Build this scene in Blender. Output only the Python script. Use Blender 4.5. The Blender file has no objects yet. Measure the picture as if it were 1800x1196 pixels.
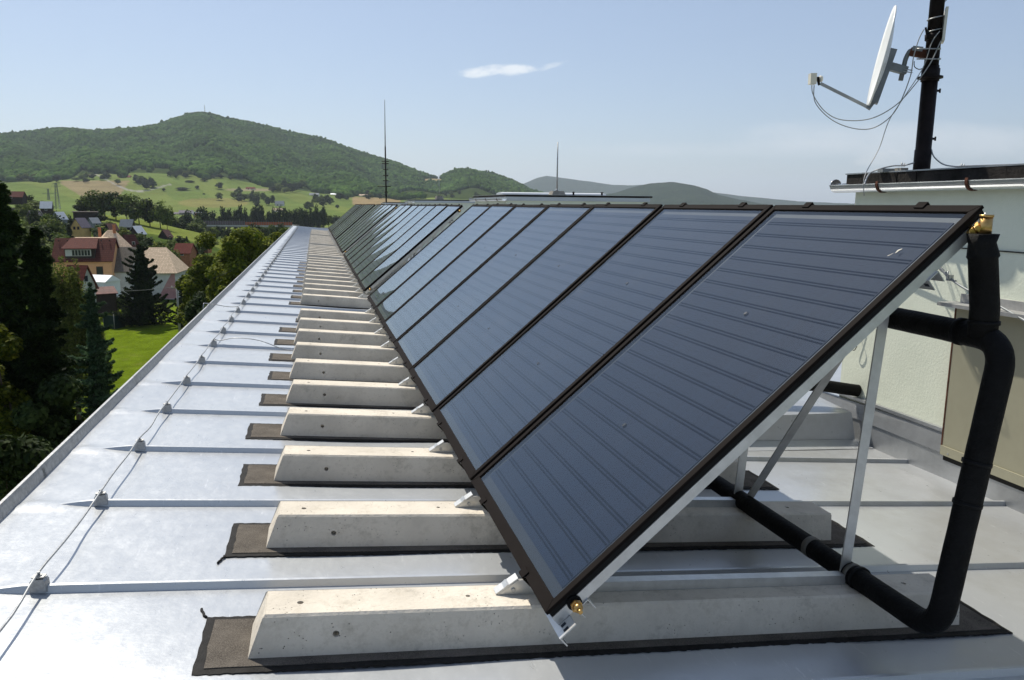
import bpy, math, random
import numpy as np
from mathutils import Vector, Matrix
rnd = random.Random(7)
rng = np.random.default_rng(11)
R = math.radians
scene = bpy.context.scene
col = scene.collection

# ------------------------------------------------------------------ camera geometry (eye is the origin)
F_, YAW, PIT, ROL = 1370.1, .2459, .1704, .0083
cy_, sy_, cp_, sp_ = math.cos(YAW), math.sin(YAW), math.cos(PIT), math.sin(PIT)
FW = np.array([sy_*cp_, cy_*cp_, -sp_]); RI = np.array([cy_, -sy_, 0.]); UP = np.cross(RI, FW)
R2 = math.cos(ROL)*RI + math.sin(ROL)*UP; U2 = -math.sin(ROL)*RI + math.cos(ROL)*UP
def ray(x, y): return (x-900)/F_*R2 - (y-598)/F_*U2 + FW
def atX(x, y, X): d = ray(x, y); return d*X/d[0]
def atY(x, y, Y): d = ray(x, y); return d*Y/d[1]
def atD(x, y, D): d = ray(x, y); return d*D/math.hypot(d[0], d[1])      # horizontal distance
def az(px, py=370): d = ray(px, py); return math.atan2(d[0], d[1])

# ------------------------------------------------------------------ object helpers
def tag(o, label=None, cat=None, group=None, kind=None):
    if label: o['label'] = label
    if cat: o['category'] = cat
    if group: o['group'] = group
    if kind: o['kind'] = kind
    return o
def thing(name, label, cat, loc=(0, 0, 0), group=None, rot=None):
    o = bpy.data.objects.new(name, None); col.objects.link(o)
    o.location = loc; o.empty_display_size = .2
    if rot: o.rotation_euler = rot
    return tag(o, label, cat, group)
def wloc(o):
    v = Vector((0, 0, 0))
    while o is not None: v += o.location; o = o.parent
    return v
def link(name, me, m=None, parent=None, local=False):
    if m is not None:
        for k in (m if isinstance(m, (list, tuple)) else [m]): me.materials.append(k)
    o = bpy.data.objects.new(name, me); col.objects.link(o)
    if parent is not None:
        o.parent = parent
        if not local: me.transform(Matrix.Translation(-wloc(parent)))
    return o
def copy_tree(o, parent=None):
    c = o.copy(); col.objects.link(c); c.parent = parent
    for ch in list(o.children): copy_tree(ch, c)
    return c
def np_mesh(name, V, Fq, smooth=False):
    V = np.asarray(V, np.float32); Fq = np.asarray(Fq, np.int32)
    me = bpy.data.meshes.new(name); k = Fq.shape[1]; n = len(Fq)
    me.vertices.add(len(V)); me.vertices.foreach_set('co', V.ravel())
    me.loops.add(n*k); me.loops.foreach_set('vertex_index', Fq.ravel())
    me.polygons.add(n)
    me.polygons.foreach_set('loop_start', np.arange(0, n*k, k, dtype=np.int32))
    me.polygons.foreach_set('loop_total', np.full(n, k, np.int32))
    if smooth: me.polygons.foreach_set('use_smooth', np.ones(n, bool))
    me.update(calc_edges=True); me.validate()
    return me

class MB:
    def __init__(s): s.v = []; s.f = []; s.sm = []
    def add(s, vs, fs, smooth=False):
        b = len(s.v); s.v += [tuple(map(float, p)) for p in vs]
        for f in fs: s.f.append([b+i for i in f]); s.sm.append(smooth)
        return s
    def box(s, lo, hi):
        (a, b, c), (d, e, f) = lo, hi
        return s.hexa([(a,b,c),(d,b,c),(d,e,c),(a,e,c),(a,b,f),(d,b,f),(d,e,f),(a,e,f)])
    def hexa(s, p): return s.add(p, [(0,3,2,1),(4,5,6,7),(0,1,5,4),(1,2,6,5),(2,3,7,6),(3,0,4,7)])
    def bar(s, a, b, w, h, up=(0,0,1)):                                    # rectangular bar from a to b
        a, b = Vector(a), Vector(b); d = (b-a).normalized(); u = Vector(up)
        x = d.cross(u).normalized(); z = x.cross(d).normalized(); x = x*w/2; z = z*h/2
        return s.hexa([a-x-z, a+x-z, b+x-z, b-x-z, a-x+z, a+x+z, b+x+z, b-x+z])
    def prism(s, prof, a, b, xa, ya):                                      # 2-D profile extruded from a to b
        a, b, xa, ya = map(Vector, (a, b, xa, ya)); n = len(prof)
        vs = [a+xa*p[0]+ya*p[1] for p in prof]+[b+xa*p[0]+ya*p[1] for p in prof]
        fs = [(i, (i+1) % n, n+(i+1) % n, n+i) for i in range(n)]+[tuple(range(n))[::-1], tuple(range(n, 2*n))]
        return s.add(vs, fs)
    def tube(s, pts, r, n=12, caps=True, smooth=True):
        pts = [Vector(p) for p in pts]; m = len(pts); rr = r if isinstance(r, (list, tuple)) else [r]*m
        t = (pts[1]-pts[0]).normalized(); u = t.orthogonal().normalized(); vs = []
        for i, p in enumerate(pts):
            t2 = ((pts[min(i+1, m-1)]-p).normalized()+(p-pts[max(i-1, 0)]).normalized())
            t2 = t2.normalized() if t2.length > 1e-6 else t
            u = (u-t2*u.dot(t2)).normalized(); w = t2.cross(u)
            vs += [p+(u*math.cos(2*math.pi*k/n)+w*math.sin(2*math.pi*k/n))*rr[i] for k in range(n)]
        fs = [(i*n+k, i*n+(k+1) % n, (i+1)*n+(k+1) % n, (i+1)*n+k) for i in range(m-1) for k in range(n)]
        s.add(vs, fs, smooth)
        if caps:
            b = len(s.v)-len(vs); s.f += [[b+k for k in range(n)][::-1], [b+(m-1)*n+k for k in range(n)]]; s.sm += [False, False]
        return s
    def build(s, name, m, parent=None, local=False):
        me = bpy.data.meshes.new(name); me.from_pydata(s.v, [], s.f); me.update()
        me.polygons.foreach_set('use_smooth', s.sm); me.update()
        return link(name, me, m, parent, local)
def bend(pts, rad, n=6):                                                   # round the corners of a polyline
    pts = [Vector(p) for p in pts]; out = [pts[0]]
    for i in range(1, len(pts)-1):
        a, b, c = pts[i-1], pts[i], pts[i+1]
        r = min(rad, (a-b).length*.49, (c-b).length*.49)
        p, q = b+(a-b).normalized()*r, b+(c-b).normalized()*r
        for k in range(n+1):
            t = k/n; out.append(p*(1-t)**2+b*2*t*(1-t)+q*t*t)
    return out+[pts[-1]]
def sag(a, b, d, n=14):
    a, b = Vector(a), Vector(b)
    return [a.lerp(b, k/n)-Vector((0, 0, 4*d*(k/n)*(1-k/n))) for k in range(n+1)]
def spline(pts, n=8):
    P = [Vector(p) for p in pts]; P = [P[0]]+P+[P[-1]]; out = []
    for i in range(1, len(P)-2):
        for k in range(n):
            t = k/n; a, b, c, d = P[i-1], P[i], P[i+1], P[i+2]
            out.append(.5*((2*b)+(c-a)*t+(2*a-5*b+4*c-d)*t*t+(3*b-a-3*c+d)*t**3))
    return out+[P[-2]]

# ------------------------------------------------------------------ materials
def nt(name):
    m = bpy.data.materials.new(name); m.use_nodes = True; t = m.node_tree; b = t.nodes['Principled BSDF']
    return m, t, b
def N(t, k, **kw):
    n = t.nodes.new(k)
    for a, v in kw.items():
        if a in n.inputs.keys() if hasattr(n.inputs, 'keys') else False: n.inputs[a].default_value = v
        else: setattr(n, a, v)
    return n
def noise(t, scale, detail=4, rough=.6, coord='Object', stretch=None):
    tc = N(t, 'ShaderNodeTexCoord'); n = N(t, 'ShaderNodeTexNoise'); n.inputs['Scale'].default_value = scale
    n.inputs['Detail'].default_value = detail; n.inputs['Roughness'].default_value = rough
    if stretch:
        mp = N(t, 'ShaderNodeMapping'); mp.inputs['Scale'].default_value = stretch
        t.links.new(tc.outputs[coord], mp.inputs[0]); t.links.new(mp.outputs[0], n.inputs[0])
    else: t.links.new(tc.outputs[coord], n.inputs[0])
    return n.outputs[0]
def ramp(t, src, stops):
    r = N(t, 'ShaderNodeValToRGB'); e = r.color_ramp.elements
    while len(e) > 1: e.remove(e[-1])
    for i, (p, c) in enumerate(stops):
        k = e[0] if i == 0 else e.new(p)
        k.position = p; k.color = (c, c, c, 1) if isinstance(c, (int, float)) else (*c, 1)
    t.links.new(src, r.inputs[0]); return r.outputs[0]
def mix(t, f, a, b, mode='MIX'):
    m = N(t, 'ShaderNodeMix', data_type='RGBA', blend_type=mode)
    for i, s in ((0, f), (6, a), (7, b)):
        if isinstance(s, bpy.types.NodeSocket): t.links.new(s, m.inputs[i])
        elif i == 0: m.inputs[0].default_value = s
        else: m.inputs[i].default_value = (*s, 1)
    return m.outputs[2]
def bump(t, b, src, dist, strength=1.):
    n = N(t, 'ShaderNodeBump'); n.inputs['Distance'].default_value = dist; n.inputs['Strength'].default_value = strength
    t.links.new(src, n.inputs['Height']); t.links.new(n.outputs[0], b.inputs['Normal']); return n
def setc(t, b, s, inp='Base Color'):
    if isinstance(s, bpy.types.NodeSocket): t.links.new(s, b.inputs[inp])
    else: b.inputs[inp].default_value = (*s, 1) if isinstance(s, tuple) else s
def simple(name, c, rough=.6, metal=0., var=.15, scale=6., bmp=0., c2=None, spec=None):
    m, t, b = nt(name); c2 = c2 or tuple(x*(1-var*2) for x in c)
    hi = tuple(min(1, x*(1+var*.6)) for x in c)
    setc(t, b, ramp(t, noise(t, scale, 6, .65), [(.3, c2), (.62, c), (.8, hi)]))
    b.inputs['Roughness'].default_value = rough; b.inputs['Metallic'].default_value = metal
    b.inputs['Specular IOR Level'].default_value = spec if spec is not None else (.5 if metal > .3 or rough < .4 else .15)
    if bmp: bump(t, b, noise(t, scale*8, 4), bmp)
    return m

def mat_roof():
    m, t, b = nt('galvanised_sheet')
    big = noise(t, 1.1, 5, .6); fine = noise(t, 26, 6, .7, stretch=(1, .45, 1)); st = noise(t, 5, 6, .75, stretch=(.35, 2.2, 1))
    c = ramp(t, big, [(.3, (.465, .485, .505)), (.6, (.51, .53, .545)), (.8, (.545, .56, .57))])
    c = mix(t, ramp(t, fine, [(.5, 0.), (.8, .12)]), c, (.66, .68, .70))
    c = mix(t, ramp(t, st, [(.58, 0.), (.78, .30)]), c, (.44, .46, .48))
    sx = N(t, 'ShaderNodeSeparateXYZ'); tc0 = N(t, 'ShaderNodeTexCoord'); t.links.new(tc0.outputs['Object'], sx.inputs[0])
    rt = N(t, 'ShaderNodeMapRange', interpolation_type='SMOOTHSTEP'); rt.inputs['From Min'].default_value = -.30; rt.inputs['From Max'].default_value = -.24; t.links.new(sx.outputs[0], rt.inputs['Value'])
    cl = mix(t, 1., ramp(t, noise(t, 2.6, 8, .72), [(.38, 0.), (.60, .75)]), rt.outputs[0], 'MULTIPLY')
    c = mix(t, cl, c, (.42, .43, .43))
    scr = noise(t, 7, 5, .8, stretch=(4.5, .6, 1)); c = mix(t, ramp(t, scr, [(.62, 0.), (.70, .6)]), c, (.74, .75, .76))
    vor = N(t, 'ShaderNodeTexVoronoi'); vor.inputs['Scale'].default_value = 9; tc = N(t, 'ShaderNodeTexCoord')
    t.links.new(tc.outputs['Object'], vor.inputs[0])
    c = mix(t, ramp(t, vor.outputs['Distance'], [(.0, .6), (.035, 0.)]), c, (.3, .29, .27))
    setc(t, b, c); b.inputs['Metallic'].default_value = .5
    setc(t, b, ramp(t, fine, [(.3, .27), (.7, .34)]), 'Roughness')
    bn = N(t, 'ShaderNodeBump'); bn.inputs['Distance'].default_value = .011; t.links.new(noise(t, 2.3, 2, .45), bn.inputs['Height'])
    b2 = N(t, 'ShaderNodeBump'); b2.inputs['Distance'].default_value = .0006; t.links.new(noise(t, 45, 3, .5), b2.inputs['Height'])
    t.links.new(bn.outputs[0], b2.inputs['Normal']); t.links.new(b2.outputs[0], b.inputs['Normal'])
    return m
def mat_concrete():
    m, t, b = nt('cast_concrete')
    inf = N(t, 'ShaderNodeObjectInfo')
    tc = N(t, 'ShaderNodeTexCoord'); va = N(t, 'ShaderNodeVectorMath', operation='ADD'); t.links.new(tc.outputs['Object'], va.inputs[0])
    sc = N(t, 'ShaderNodeVectorMath', operation='SCALE'); t.links.new(inf.outputs['Location'], sc.inputs[0]); sc.inputs['Scale'].default_value = 3.7
    t.links.new(sc.outputs[0], va.inputs[1])
    def nz(s, d=6, r=.65):
        n = N(t, 'ShaderNodeTexNoise'); n.inputs['Scale'].default_value = s; n.inputs['Detail'].default_value = d; n.inputs['Roughness'].default_value = r
        t.links.new(va.outputs[0], n.inputs[0]); return n.outputs[0]
    c = ramp(t, nz(3.5), [(.3, (.46, .42, .355)), (.5, (.60, .55, .465)), (.7, (.69, .635, .54))])
    c = mix(t, ramp(t, nz(14, 6, .75), [(.5, 0.), (.72, .6)]), c, (.34, .30, .235))
    c = mix(t, ramp(t, nz(4.2, 8, .8), [(.55, 0.), (.66, .5)]), c, (.27, .245, .20))
    v = N(t, 'ShaderNodeTexVoronoi'); v.inputs['Scale'].default_value = 66; v.inputs['Randomness'].default_value = 1; t.links.new(va.outputs[0], v.inputs[0])
    gate = ramp(t, nz(11, 3), [(.50, 0.), (.60, 1.)])
    pit = mix(t, 1., ramp(t, v.outputs['Distance'], [(.085, 1.), (.14, 0.)]), gate, 'MULTIPLY')
    c = mix(t, pit, c, (.13, .12, .10)); setc(t, b, c); b.inputs['Roughness'].default_value = .9; b.inputs['Specular IOR Level'].default_value = .1
    inv = N(t, 'ShaderNodeMath', operation='MULTIPLY_ADD'); t.links.new(pit, inv.inputs[0]); inv.inputs[1].default_value = -1.5
    t.links.new(nz(60, 4), inv.inputs[2]); bump(t, b, inv.outputs[0], .003)
    return m
def mat_felt():
    m, t, b = nt('mineral_felt')
    c = ramp(t, noise(t, 7, 5), [(.35, (.06, .052, .045)), (.6, (.105, .092, .078)), (.8, (.15, .13, .11))])
    sp = noise(t, 260, 2, .5); c = mix(t, ramp(t, sp, [(.4, 0.), (.7, .5)]), c, (.21, .19, .16))
    setc(t, b, c); b.inputs['Roughness'].default_value = .95; b.inputs['Specular IOR Level'].default_value = .1; bump(t, b, sp, .003); return m
def mat_absorber():
    m, t, b = nt('selective_absorber')
    c = ramp(t, noise(t, 5, 4, .6, stretch=(.25, 6, 1)), [(.3, (.002, .009, .029)), (.7, (.003, .014, .041))])
    setc(t, b, c); b.inputs['Roughness'].default_value = .6; b.inputs['Specular IOR Level'].default_value = .1
    return m
def mat_glass():
    m = bpy.data.materials.new('solar_glass'); m.use_nodes = True; t = m.node_tree; t.nodes.clear()
    o = N(t, 'ShaderNodeOutputMaterial'); tr = N(t, 'ShaderNodeBsdfTransparent'); gl = N(t, 'ShaderNodeBsdfGlossy')
    tr.inputs[0].default_value = (.93, .95, .95, 1); gl.inputs['Color'].default_value = (.84, .93, 1, 1); gl.inputs['Roughness'].default_value = .012
    fr = N(t, 'ShaderNodeFresnel'); fr.inputs['IOR'].default_value = 1.46
    di = N(t, 'ShaderNodeBsdfDiffuse'); di.inputs['Color'].default_value = (.55, .56, .55, 1)
    mx = N(t, 'ShaderNodeMixShader'); mx2 = N(t, 'ShaderNodeMixShader')
    dust = ramp(t, noise(t, 3.2, 6, .7), [(.3, .002), (.6, .005), (.8, .012)])
    spk = noise(t, 55, 2, .5); sm = ramp(t, spk, [(.80, 0.), (.83, .3)])
    ad = N(t, 'ShaderNodeMath', operation='ADD'); t.links.new(dust, ad.inputs[0]); t.links.new(sm, ad.inputs[1])
    lw = N(t, 'ShaderNodeLayerWeight'); pw = N(t, 'ShaderNodeMath', operation='POWER'); t.links.new(lw.outputs['Facing'], pw.inputs[0]); pw.inputs[1].default_value = 6
    gr = N(t, 'ShaderNodeMath', operation='MULTIPLY_ADD'); t.links.new(pw.outputs[0], gr.inputs[0]); gr.inputs[1].default_value = 26; gr.inputs[2].default_value = 1
    du = N(t, 'ShaderNodeMath', operation='MULTIPLY', use_clamp=True); t.links.new(ad.outputs[0], du.inputs[0]); t.links.new(gr.outputs[0], du.inputs[1])
    t.links.new(fr.outputs[0], mx.inputs[0]); t.links.new(tr.outputs[0], mx.inputs[1]); t.links.new(gl.outputs[0], mx.inputs[2])
    t.links.new(du.outputs[0], mx2.inputs[0]); t.links.new(mx.outputs[0], mx2.inputs[1]); t.links.new(di.outputs[0], mx2.inputs[2])
    bn = N(t, 'ShaderNodeBump'); bn.inputs['Distance'].default_value = .0005; t.links.new(noise(t, .9, 0, .3), bn.inputs['Height'])
    t.links.new(bn.outputs[0], gl.inputs['Normal'])
    t.links.new(mx2.outputs[0], o.inputs[0]); return m
def mat_leaf(name, dark, light, trans=.25, bs=.55):
    m, t, b = nt(name); g = N(t, 'ShaderNodeNewGeometry'); inf = N(t, 'ShaderNodeObjectInfo')
    c = mix(t, g.outputs['Random Per Island'], dark, light)
    big = ramp(t, noise(t, bs, 3 if bs < .1 else 2, .55), [(.35, .62 if bs < .1 else .72), (.65, 1.3 if bs < .1 else 1.15)])
    c = mix(t, 1., c, big, 'MULTIPLY')
    hs = N(t, 'ShaderNodeHueSaturation'); t.links.new(c, hs.inputs['Color'])
    mr = N(t, 'ShaderNodeMapRange'); mr.inputs['To Min'].default_value = .75; mr.inputs['To Max'].default_value = 1.25
    t.links.new(inf.outputs['Random'], mr.inputs['Value']); t.links.new(mr.outputs[0], hs.inputs['Value'])
    b.inputs['Roughness'].default_value = .75; b.inputs['Specular IOR Level'].default_value = .12 if trans else 0.
    t.links.new(hs.outputs[0], b.inputs['Base Color'])
    if trans:
        tl = N(t, 'ShaderNodeBsdfTranslucent'); t.links.new(hs.outputs[0], tl.inputs[0]); mx = N(t, 'ShaderNodeMixShader'); mx.inputs[0].default_value = trans
        o = t.nodes['Material Output']; t.links.new(b.outputs[0], mx.inputs[1]); t.links.new(tl.outputs[0], mx.inputs[2]); t.links.new(mx.outputs[0], o.inputs[0])
    return m
def mat_tiles(name, c, c2, scale):
    m, t, b = nt(name); w = N(t, 'ShaderNodeTexBrick'); tc = N(t, 'ShaderNodeTexCoord')
    w.inputs['Scale'].default_value = scale; w.inputs['Color1'].default_value = (*c, 1); w.inputs['Color2'].default_value = (*c2, 1)
    w.inputs['Mortar'].default_value = (*[x*.45 for x in c], 1); w.inputs['Mortar Size'].default_value = .03
    w.inputs['Brick Width'].default_value = .3; w.inputs['Row Height'].default_value = .34
    t.links.new(tc.outputs['Object'], w.inputs[0])
    setc(t, b, mix(t, ramp(t, noise(t, 1.2, 5), [(.4, 0.), (.75, .5)]), w.outputs[0], tuple(x*.6 for x in c)))
    b.inputs['Roughness'].default_value = .85; b.inputs['Specular IOR Level'].default_value = .1; return m

def mat_stucco():
    m, t, b = nt('pale_green_stucco'); setc(t, b, ramp(t, noise(t, 1.6, 7, .7), [(.3, (.66, .70, .58)), (.6, (.74, .775, .645)), (.8, (.77, .80, .67))]))
    b.inputs['Roughness'].default_value = .95; bump(t, b, noise(t, 55, 5, .7), .0022); return m
M = dict(
    roof=mat_roof(), conc=mat_concrete(), felt=mat_felt(), absb=mat_absorber(), glass=mat_glass(),
    tar=simple('tar', (.02, .019, .018), .7, 0, .3, 20, .002),
    frame=simple('brown_anodised_frame', (.0105, .008, .007), .75, 0, .12, 9, spec=.06),
    rib=simple('absorber_groove', (.0008, .004, .012), .9, spec=0.),
    blackside=simple('black_gasket', (.008, .008, .008), .6),
    alu=simple('mill_aluminium', (.62, .62, .60), .38, .75, .1, 14),
    alud=simple('dull_aluminium', (.44, .44, .43), .5, .6, .14, 10),
    tray=simple('collector_tray', (.015, .024, .038), .5, .4),
    steel=simple('galvanised_fitting', (.42, .43, .43), .45, .7, .2, 40),
    brass=simple('brass', (.60, .38, .14), .33, 1., .15, 30),
    foam=simple('pipe_insulation', (.0075, .0072, .007), .7, 0, .35, 9, .004),
    tape=simple('pale_tape', (.15, .14, .12), .6),
    stucco=mat_stucco(),
    beige=simple('beige_enamelled_sheet', (.35, .335, .245), .45, .1, .07, 2),
    zinc=simple('zinc_flashing', (.40, .415, .43), .42, .7, .14, 2.5, .002),
    gutter=simple('new_gutter_zinc', (.72, .73, .73), .25, .9, .06, 3),
    rust=simple('rusty_iron', (.13, .055, .035), .8, .3, .3, 18, .002),
    bitum=simple('weathered_bitumen', (.035, .031, .028), .9, 0, .35, 6, .006),
    mast=simple('tarred_mast', (.018, .013, .012), .55, .2, .3, 12, .001),
    white=simple('white_enamel', (.78, .78, .75), .35, 0, .05, 4),
    greyp=simple('grey_bracket_paint', (.24, .255, .26), .5, .3, .12, 14),
    ivory=simple('ivory_plastic', (.66, .64, .55), .5, 0, .05),
    cable=simple('grey_cable', (.42, .42, .41), .5, 0, .1), cablek=simple('black_cable', (.02, .02, .02), .6),
    render=simple('building_render', (.6, .62, .5), .95),
    bark=simple('bark', (.09, .07, .05), .95, 0, .25, 8, .01),
    wood=simple('weathered_wood', (.16, .13, .10), .9, 0, .2, 6),
    dark=simple('dark_boards', (.045, .035, .03), .85, 0, .2, 3), grey=simple('fibre_cement', (.24, .26, .28), .8, 0, .12, 2),
    silver=simple('pale_sheet_roof', (.52, .55, .58), .5, .3, .08, 1), brown=simple('brown_sheet_roof', (.14, .065, .055), .7, 0, .2, 1.5),
    purple=simple('slate_violet_roof', (.15, .13, .16), .7, 0, .12, 1.5), yellow=simple('yellow_render', (.78, .52, .20), .9, 0, .06, 1),
    orange=simple('orange_render', (.86, .455, .235), .92, 0, .06, .9), wallw=simple('white_render', (.66, .65, .61), .92, 0, .1, .7),
    pink=simple('pink_render', (.55, .30, .29), .92, 0, .12, .8), wind=simple('window_glass', (.03, .035, .045), .15, 0, .2),
    winf=simple('window_frame_white', (.6, .6, .57), .6), winb=simple('window_frame_brown', (.12, .04, .03), .6),
    canvas=simple('white_canvas', (.85, .86, .87), .6, 0, .03), green=simple('green_fence_sheet', (.012, .035, .024), .8, 0, .2),
    tred=mat_tiles('dark_red_tiles', (.125, .043, .033), (.092, .032, .026), 1.0), tred2=mat_tiles('bright_red_tiles', (.20, .056, .040), (.145, .042, .032), 1.),
    tbeige=mat_tiles('faded_beige_tiles', (.76, .59, .42), (.55, .42, .29), 1.), brick=simple('orange_brick', (.46, .2, .1), .9, 0, .2, 3),
    lspruce=mat_leaf('spruce_needles', (.009, .021, .006), (.036, .062, .012), .2), lblue=mat_leaf('blue_spruce_needles', (.03, .06, .03), (.10, .17, .08), .3),
    lbirch=mat_leaf('birch_leaves', (.075, .105, .02), (.24, .27, .06), .5), ldec=mat_leaf('deciduous_leaves', (.040, .068, .007), (.19, .21, .018), .42),
    ldark=mat_leaf('dark_leaves', (.014, .028, .009), (.05, .075, .018), .2), lmid=mat_leaf('garden_leaves', (.045, .08, .014), (.15, .19, .035), .25),
    lfar=mat_leaf('forest_leaves', (.025, .052, .013), (.052, .090, .021), 0, .011),
    concd=simple('old_concrete', (.3, .28, .24), .9, 0, .2, 5), post=simple('grey_post', (.3, .29, .27), .8),
    barrier=simple('noise_barrier', (.17, .13, .13), .7, 0, .2, .8), barro=simple('orange_barrier', (.45, .12, .05), .8, 0, .1, .6),
)

# ------------------------------------------------------------------ building we stand on
HR, SL = 1.3746, .0883
def zr(x): return -HR - SL*max(min(x, 4.1), -1.6)
D_, SEAM0 = .7878, 2.7485
XL, XR, Y0, Y1 = -1.2625, 8.6, -4.0, 48.2
bld = thing('flat_roofed_building', 'long building under our feet with a flat pale metal roof', 'building', (3, 20, -17.8))
xs = np.concatenate([np.concatenate([np.linspace(XL, -.9, 12, endpoint=False), np.linspace(-.9, 4.1, 70)]), np.linspace(4.6, XR, 6)]); ys = np.arange(Y0, Y1+.01, D_/16)
X, Y = np.meshgrid(xs, ys); Z = np.vectorize(zr)(X)
ph = np.modf((Y-SEAM0)/D_+100)[0]; bay = np.floor((Y-SEAM0)/D_)
Z = Z + .0034*np.sin(X*3.1+bay*2.3)*np.sin(ph*math.pi) + .0024*np.sin(X*6.1+bay*5.1+Y*1.3)*np.sin(ph*math.pi)
pk = np.minimum(ph, 1-ph)*D_; Z = Z + .012*np.exp(-(pk/.035)**2)*np.clip((-.98-X)/.2, 0, 1)*np.clip((X-XL)/.02, 0, 1)
nx, ny = len(xs), len(ys); idx = np.arange(nx*ny).reshape(ny, nx)
Fq = np.stack([idx[:-1, :-1], idx[:-1, 1:], idx[1:, 1:], idx[1:, :-1]], -1).reshape(-1, 4)
link('roof', np_mesh('roof', np.stack([X, Y, Z], -1).reshape(-1, 3), Fq, True), M['roof'], bld)
sm = MB()
nse = int((Y1-Y0)/D_)
for k in range(-int((SEAM0-Y0)/D_), nse):
    y = SEAM0+k*D_
    if y > Y1-.3: break
    x0 = -1.13+rnd.uniform(-.03, .03); pts = [(x0-.03, .001, .0), (x0+.03, .005, .007), (x0+.10, .006, .018), (x0+.17, .006, .026), (1.2, .006, .027), (4.0, .006, .026)]
    vs = []
    for (x, w, h) in pts:
        wob = rnd.uniform(-.002, .002)
        vs += [(x, y-w*2.3+wob, zr(x)-.003), (x, y-w+wob, zr(x)+h*.95), (x, y+w+wob, zr(x)+h), (x, y+w*1.3+wob, zr(x)-.003)]
    sm.add(vs, [(i*4+j, i*4+4+j, i*4+5+j, i*4+1+j) for i in range(5) for j in range(3)]+[(0, 1, 2, 3), (23, 22, 21, 20)])
sm.build('standing_seam', M['roof'], bld)
up = MB(); y = Y0
while y < Y1:                                                             # edge upstand in lapped lengths
    L = 1.97; j = rnd.uniform(-.004, .004); o = .002*(int(y/L) % 2)
    prof = [(-.02-o, -.03), (0, -.03), (-.010, .045), (-.015, .062+j), (-.026-o, .064+j), (-.028-o, .04), (-.026-o, .0)]
    up.prism(prof, (XL+.006, y, zr(XL)), (XL+.006, min(y+L+.03, Y1), zr(XL)), (1, 0, 0), (0, 0, 1)); y += L
ud = up.build('edge_upstand', M['steel'], bld)
b = MB().prism([(XL, -.02), (XR, -.02), (XR, .08), (XL, .08)], (0, Y1, zr(1)), (0, Y1+.05, zr(1)), (1, 0, 0), (0, 0, 1)); b.build('end_upstand', M['zinc'], bld)
MB().box((XL-.005, Y0+.1, -17.9), (XR, Y1-.02, zr(4.1)-.03)).build('wall', M['render'], bld)

# ------------------------------------------------------------------ concrete beams on felt strips
BX0, BX1, BH, BTW, BBW = -.2399, 2.3513, .1306, .163, .2
def hole_face(mb, P, ua, ub, va, vb, holes, depth):
    """planar face P(u,v,w) cut by round pockets; holes = [(u, v, r)] sorted by u"""
    cuts = [ua]
    for (u, v, r) in holes: cuts += [u-r*1.6, u+r*1.6]
    cuts.append(ub)
    for i in range(0, len(cuts), 2):
        a, c = cuts[i], cuts[i+1]; mb.add([P(a, va, 0), P(c, va, 0), P(c, vb, 0), P(a, vb, 0)], [(0, 1, 2, 3)])
    for (u, v, r) in holes:
        q = r*1.6
        mb.add([P(u-q, va, 0), P(u+q, va, 0), P(u+q, v-q, 0), P(u-q, v-q, 0)], [(0, 1, 2, 3)])
        mb.add([P(u-q, v+q, 0), P(u+q, v+q, 0), P(u+q, vb, 0), P(u-q, vb, 0)], [(0, 1, 2, 3)])
        n = 16; vs = []
        for k in range(n):
            a = 2*math.pi*k/n; ca, sa = math.cos(a), math.sin(a); s = q/max(abs(ca), abs(sa))
            vs += [P(u+ca*s, v+sa*s, 0), P(u+ca*r, v+sa*r, 0), P(u+ca*r, v+sa*r, -depth)]
        fs = []
        for k in range(n):
            j = (k+1) % n; fs += [(k*3, j*3, j*3+1, k*3+1), (k*3+1, j*3+1, j*3+2, k*3+2)]
        fs.append([k*3+2 for k in range(n)]); mb.add(vs, fs)
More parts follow.
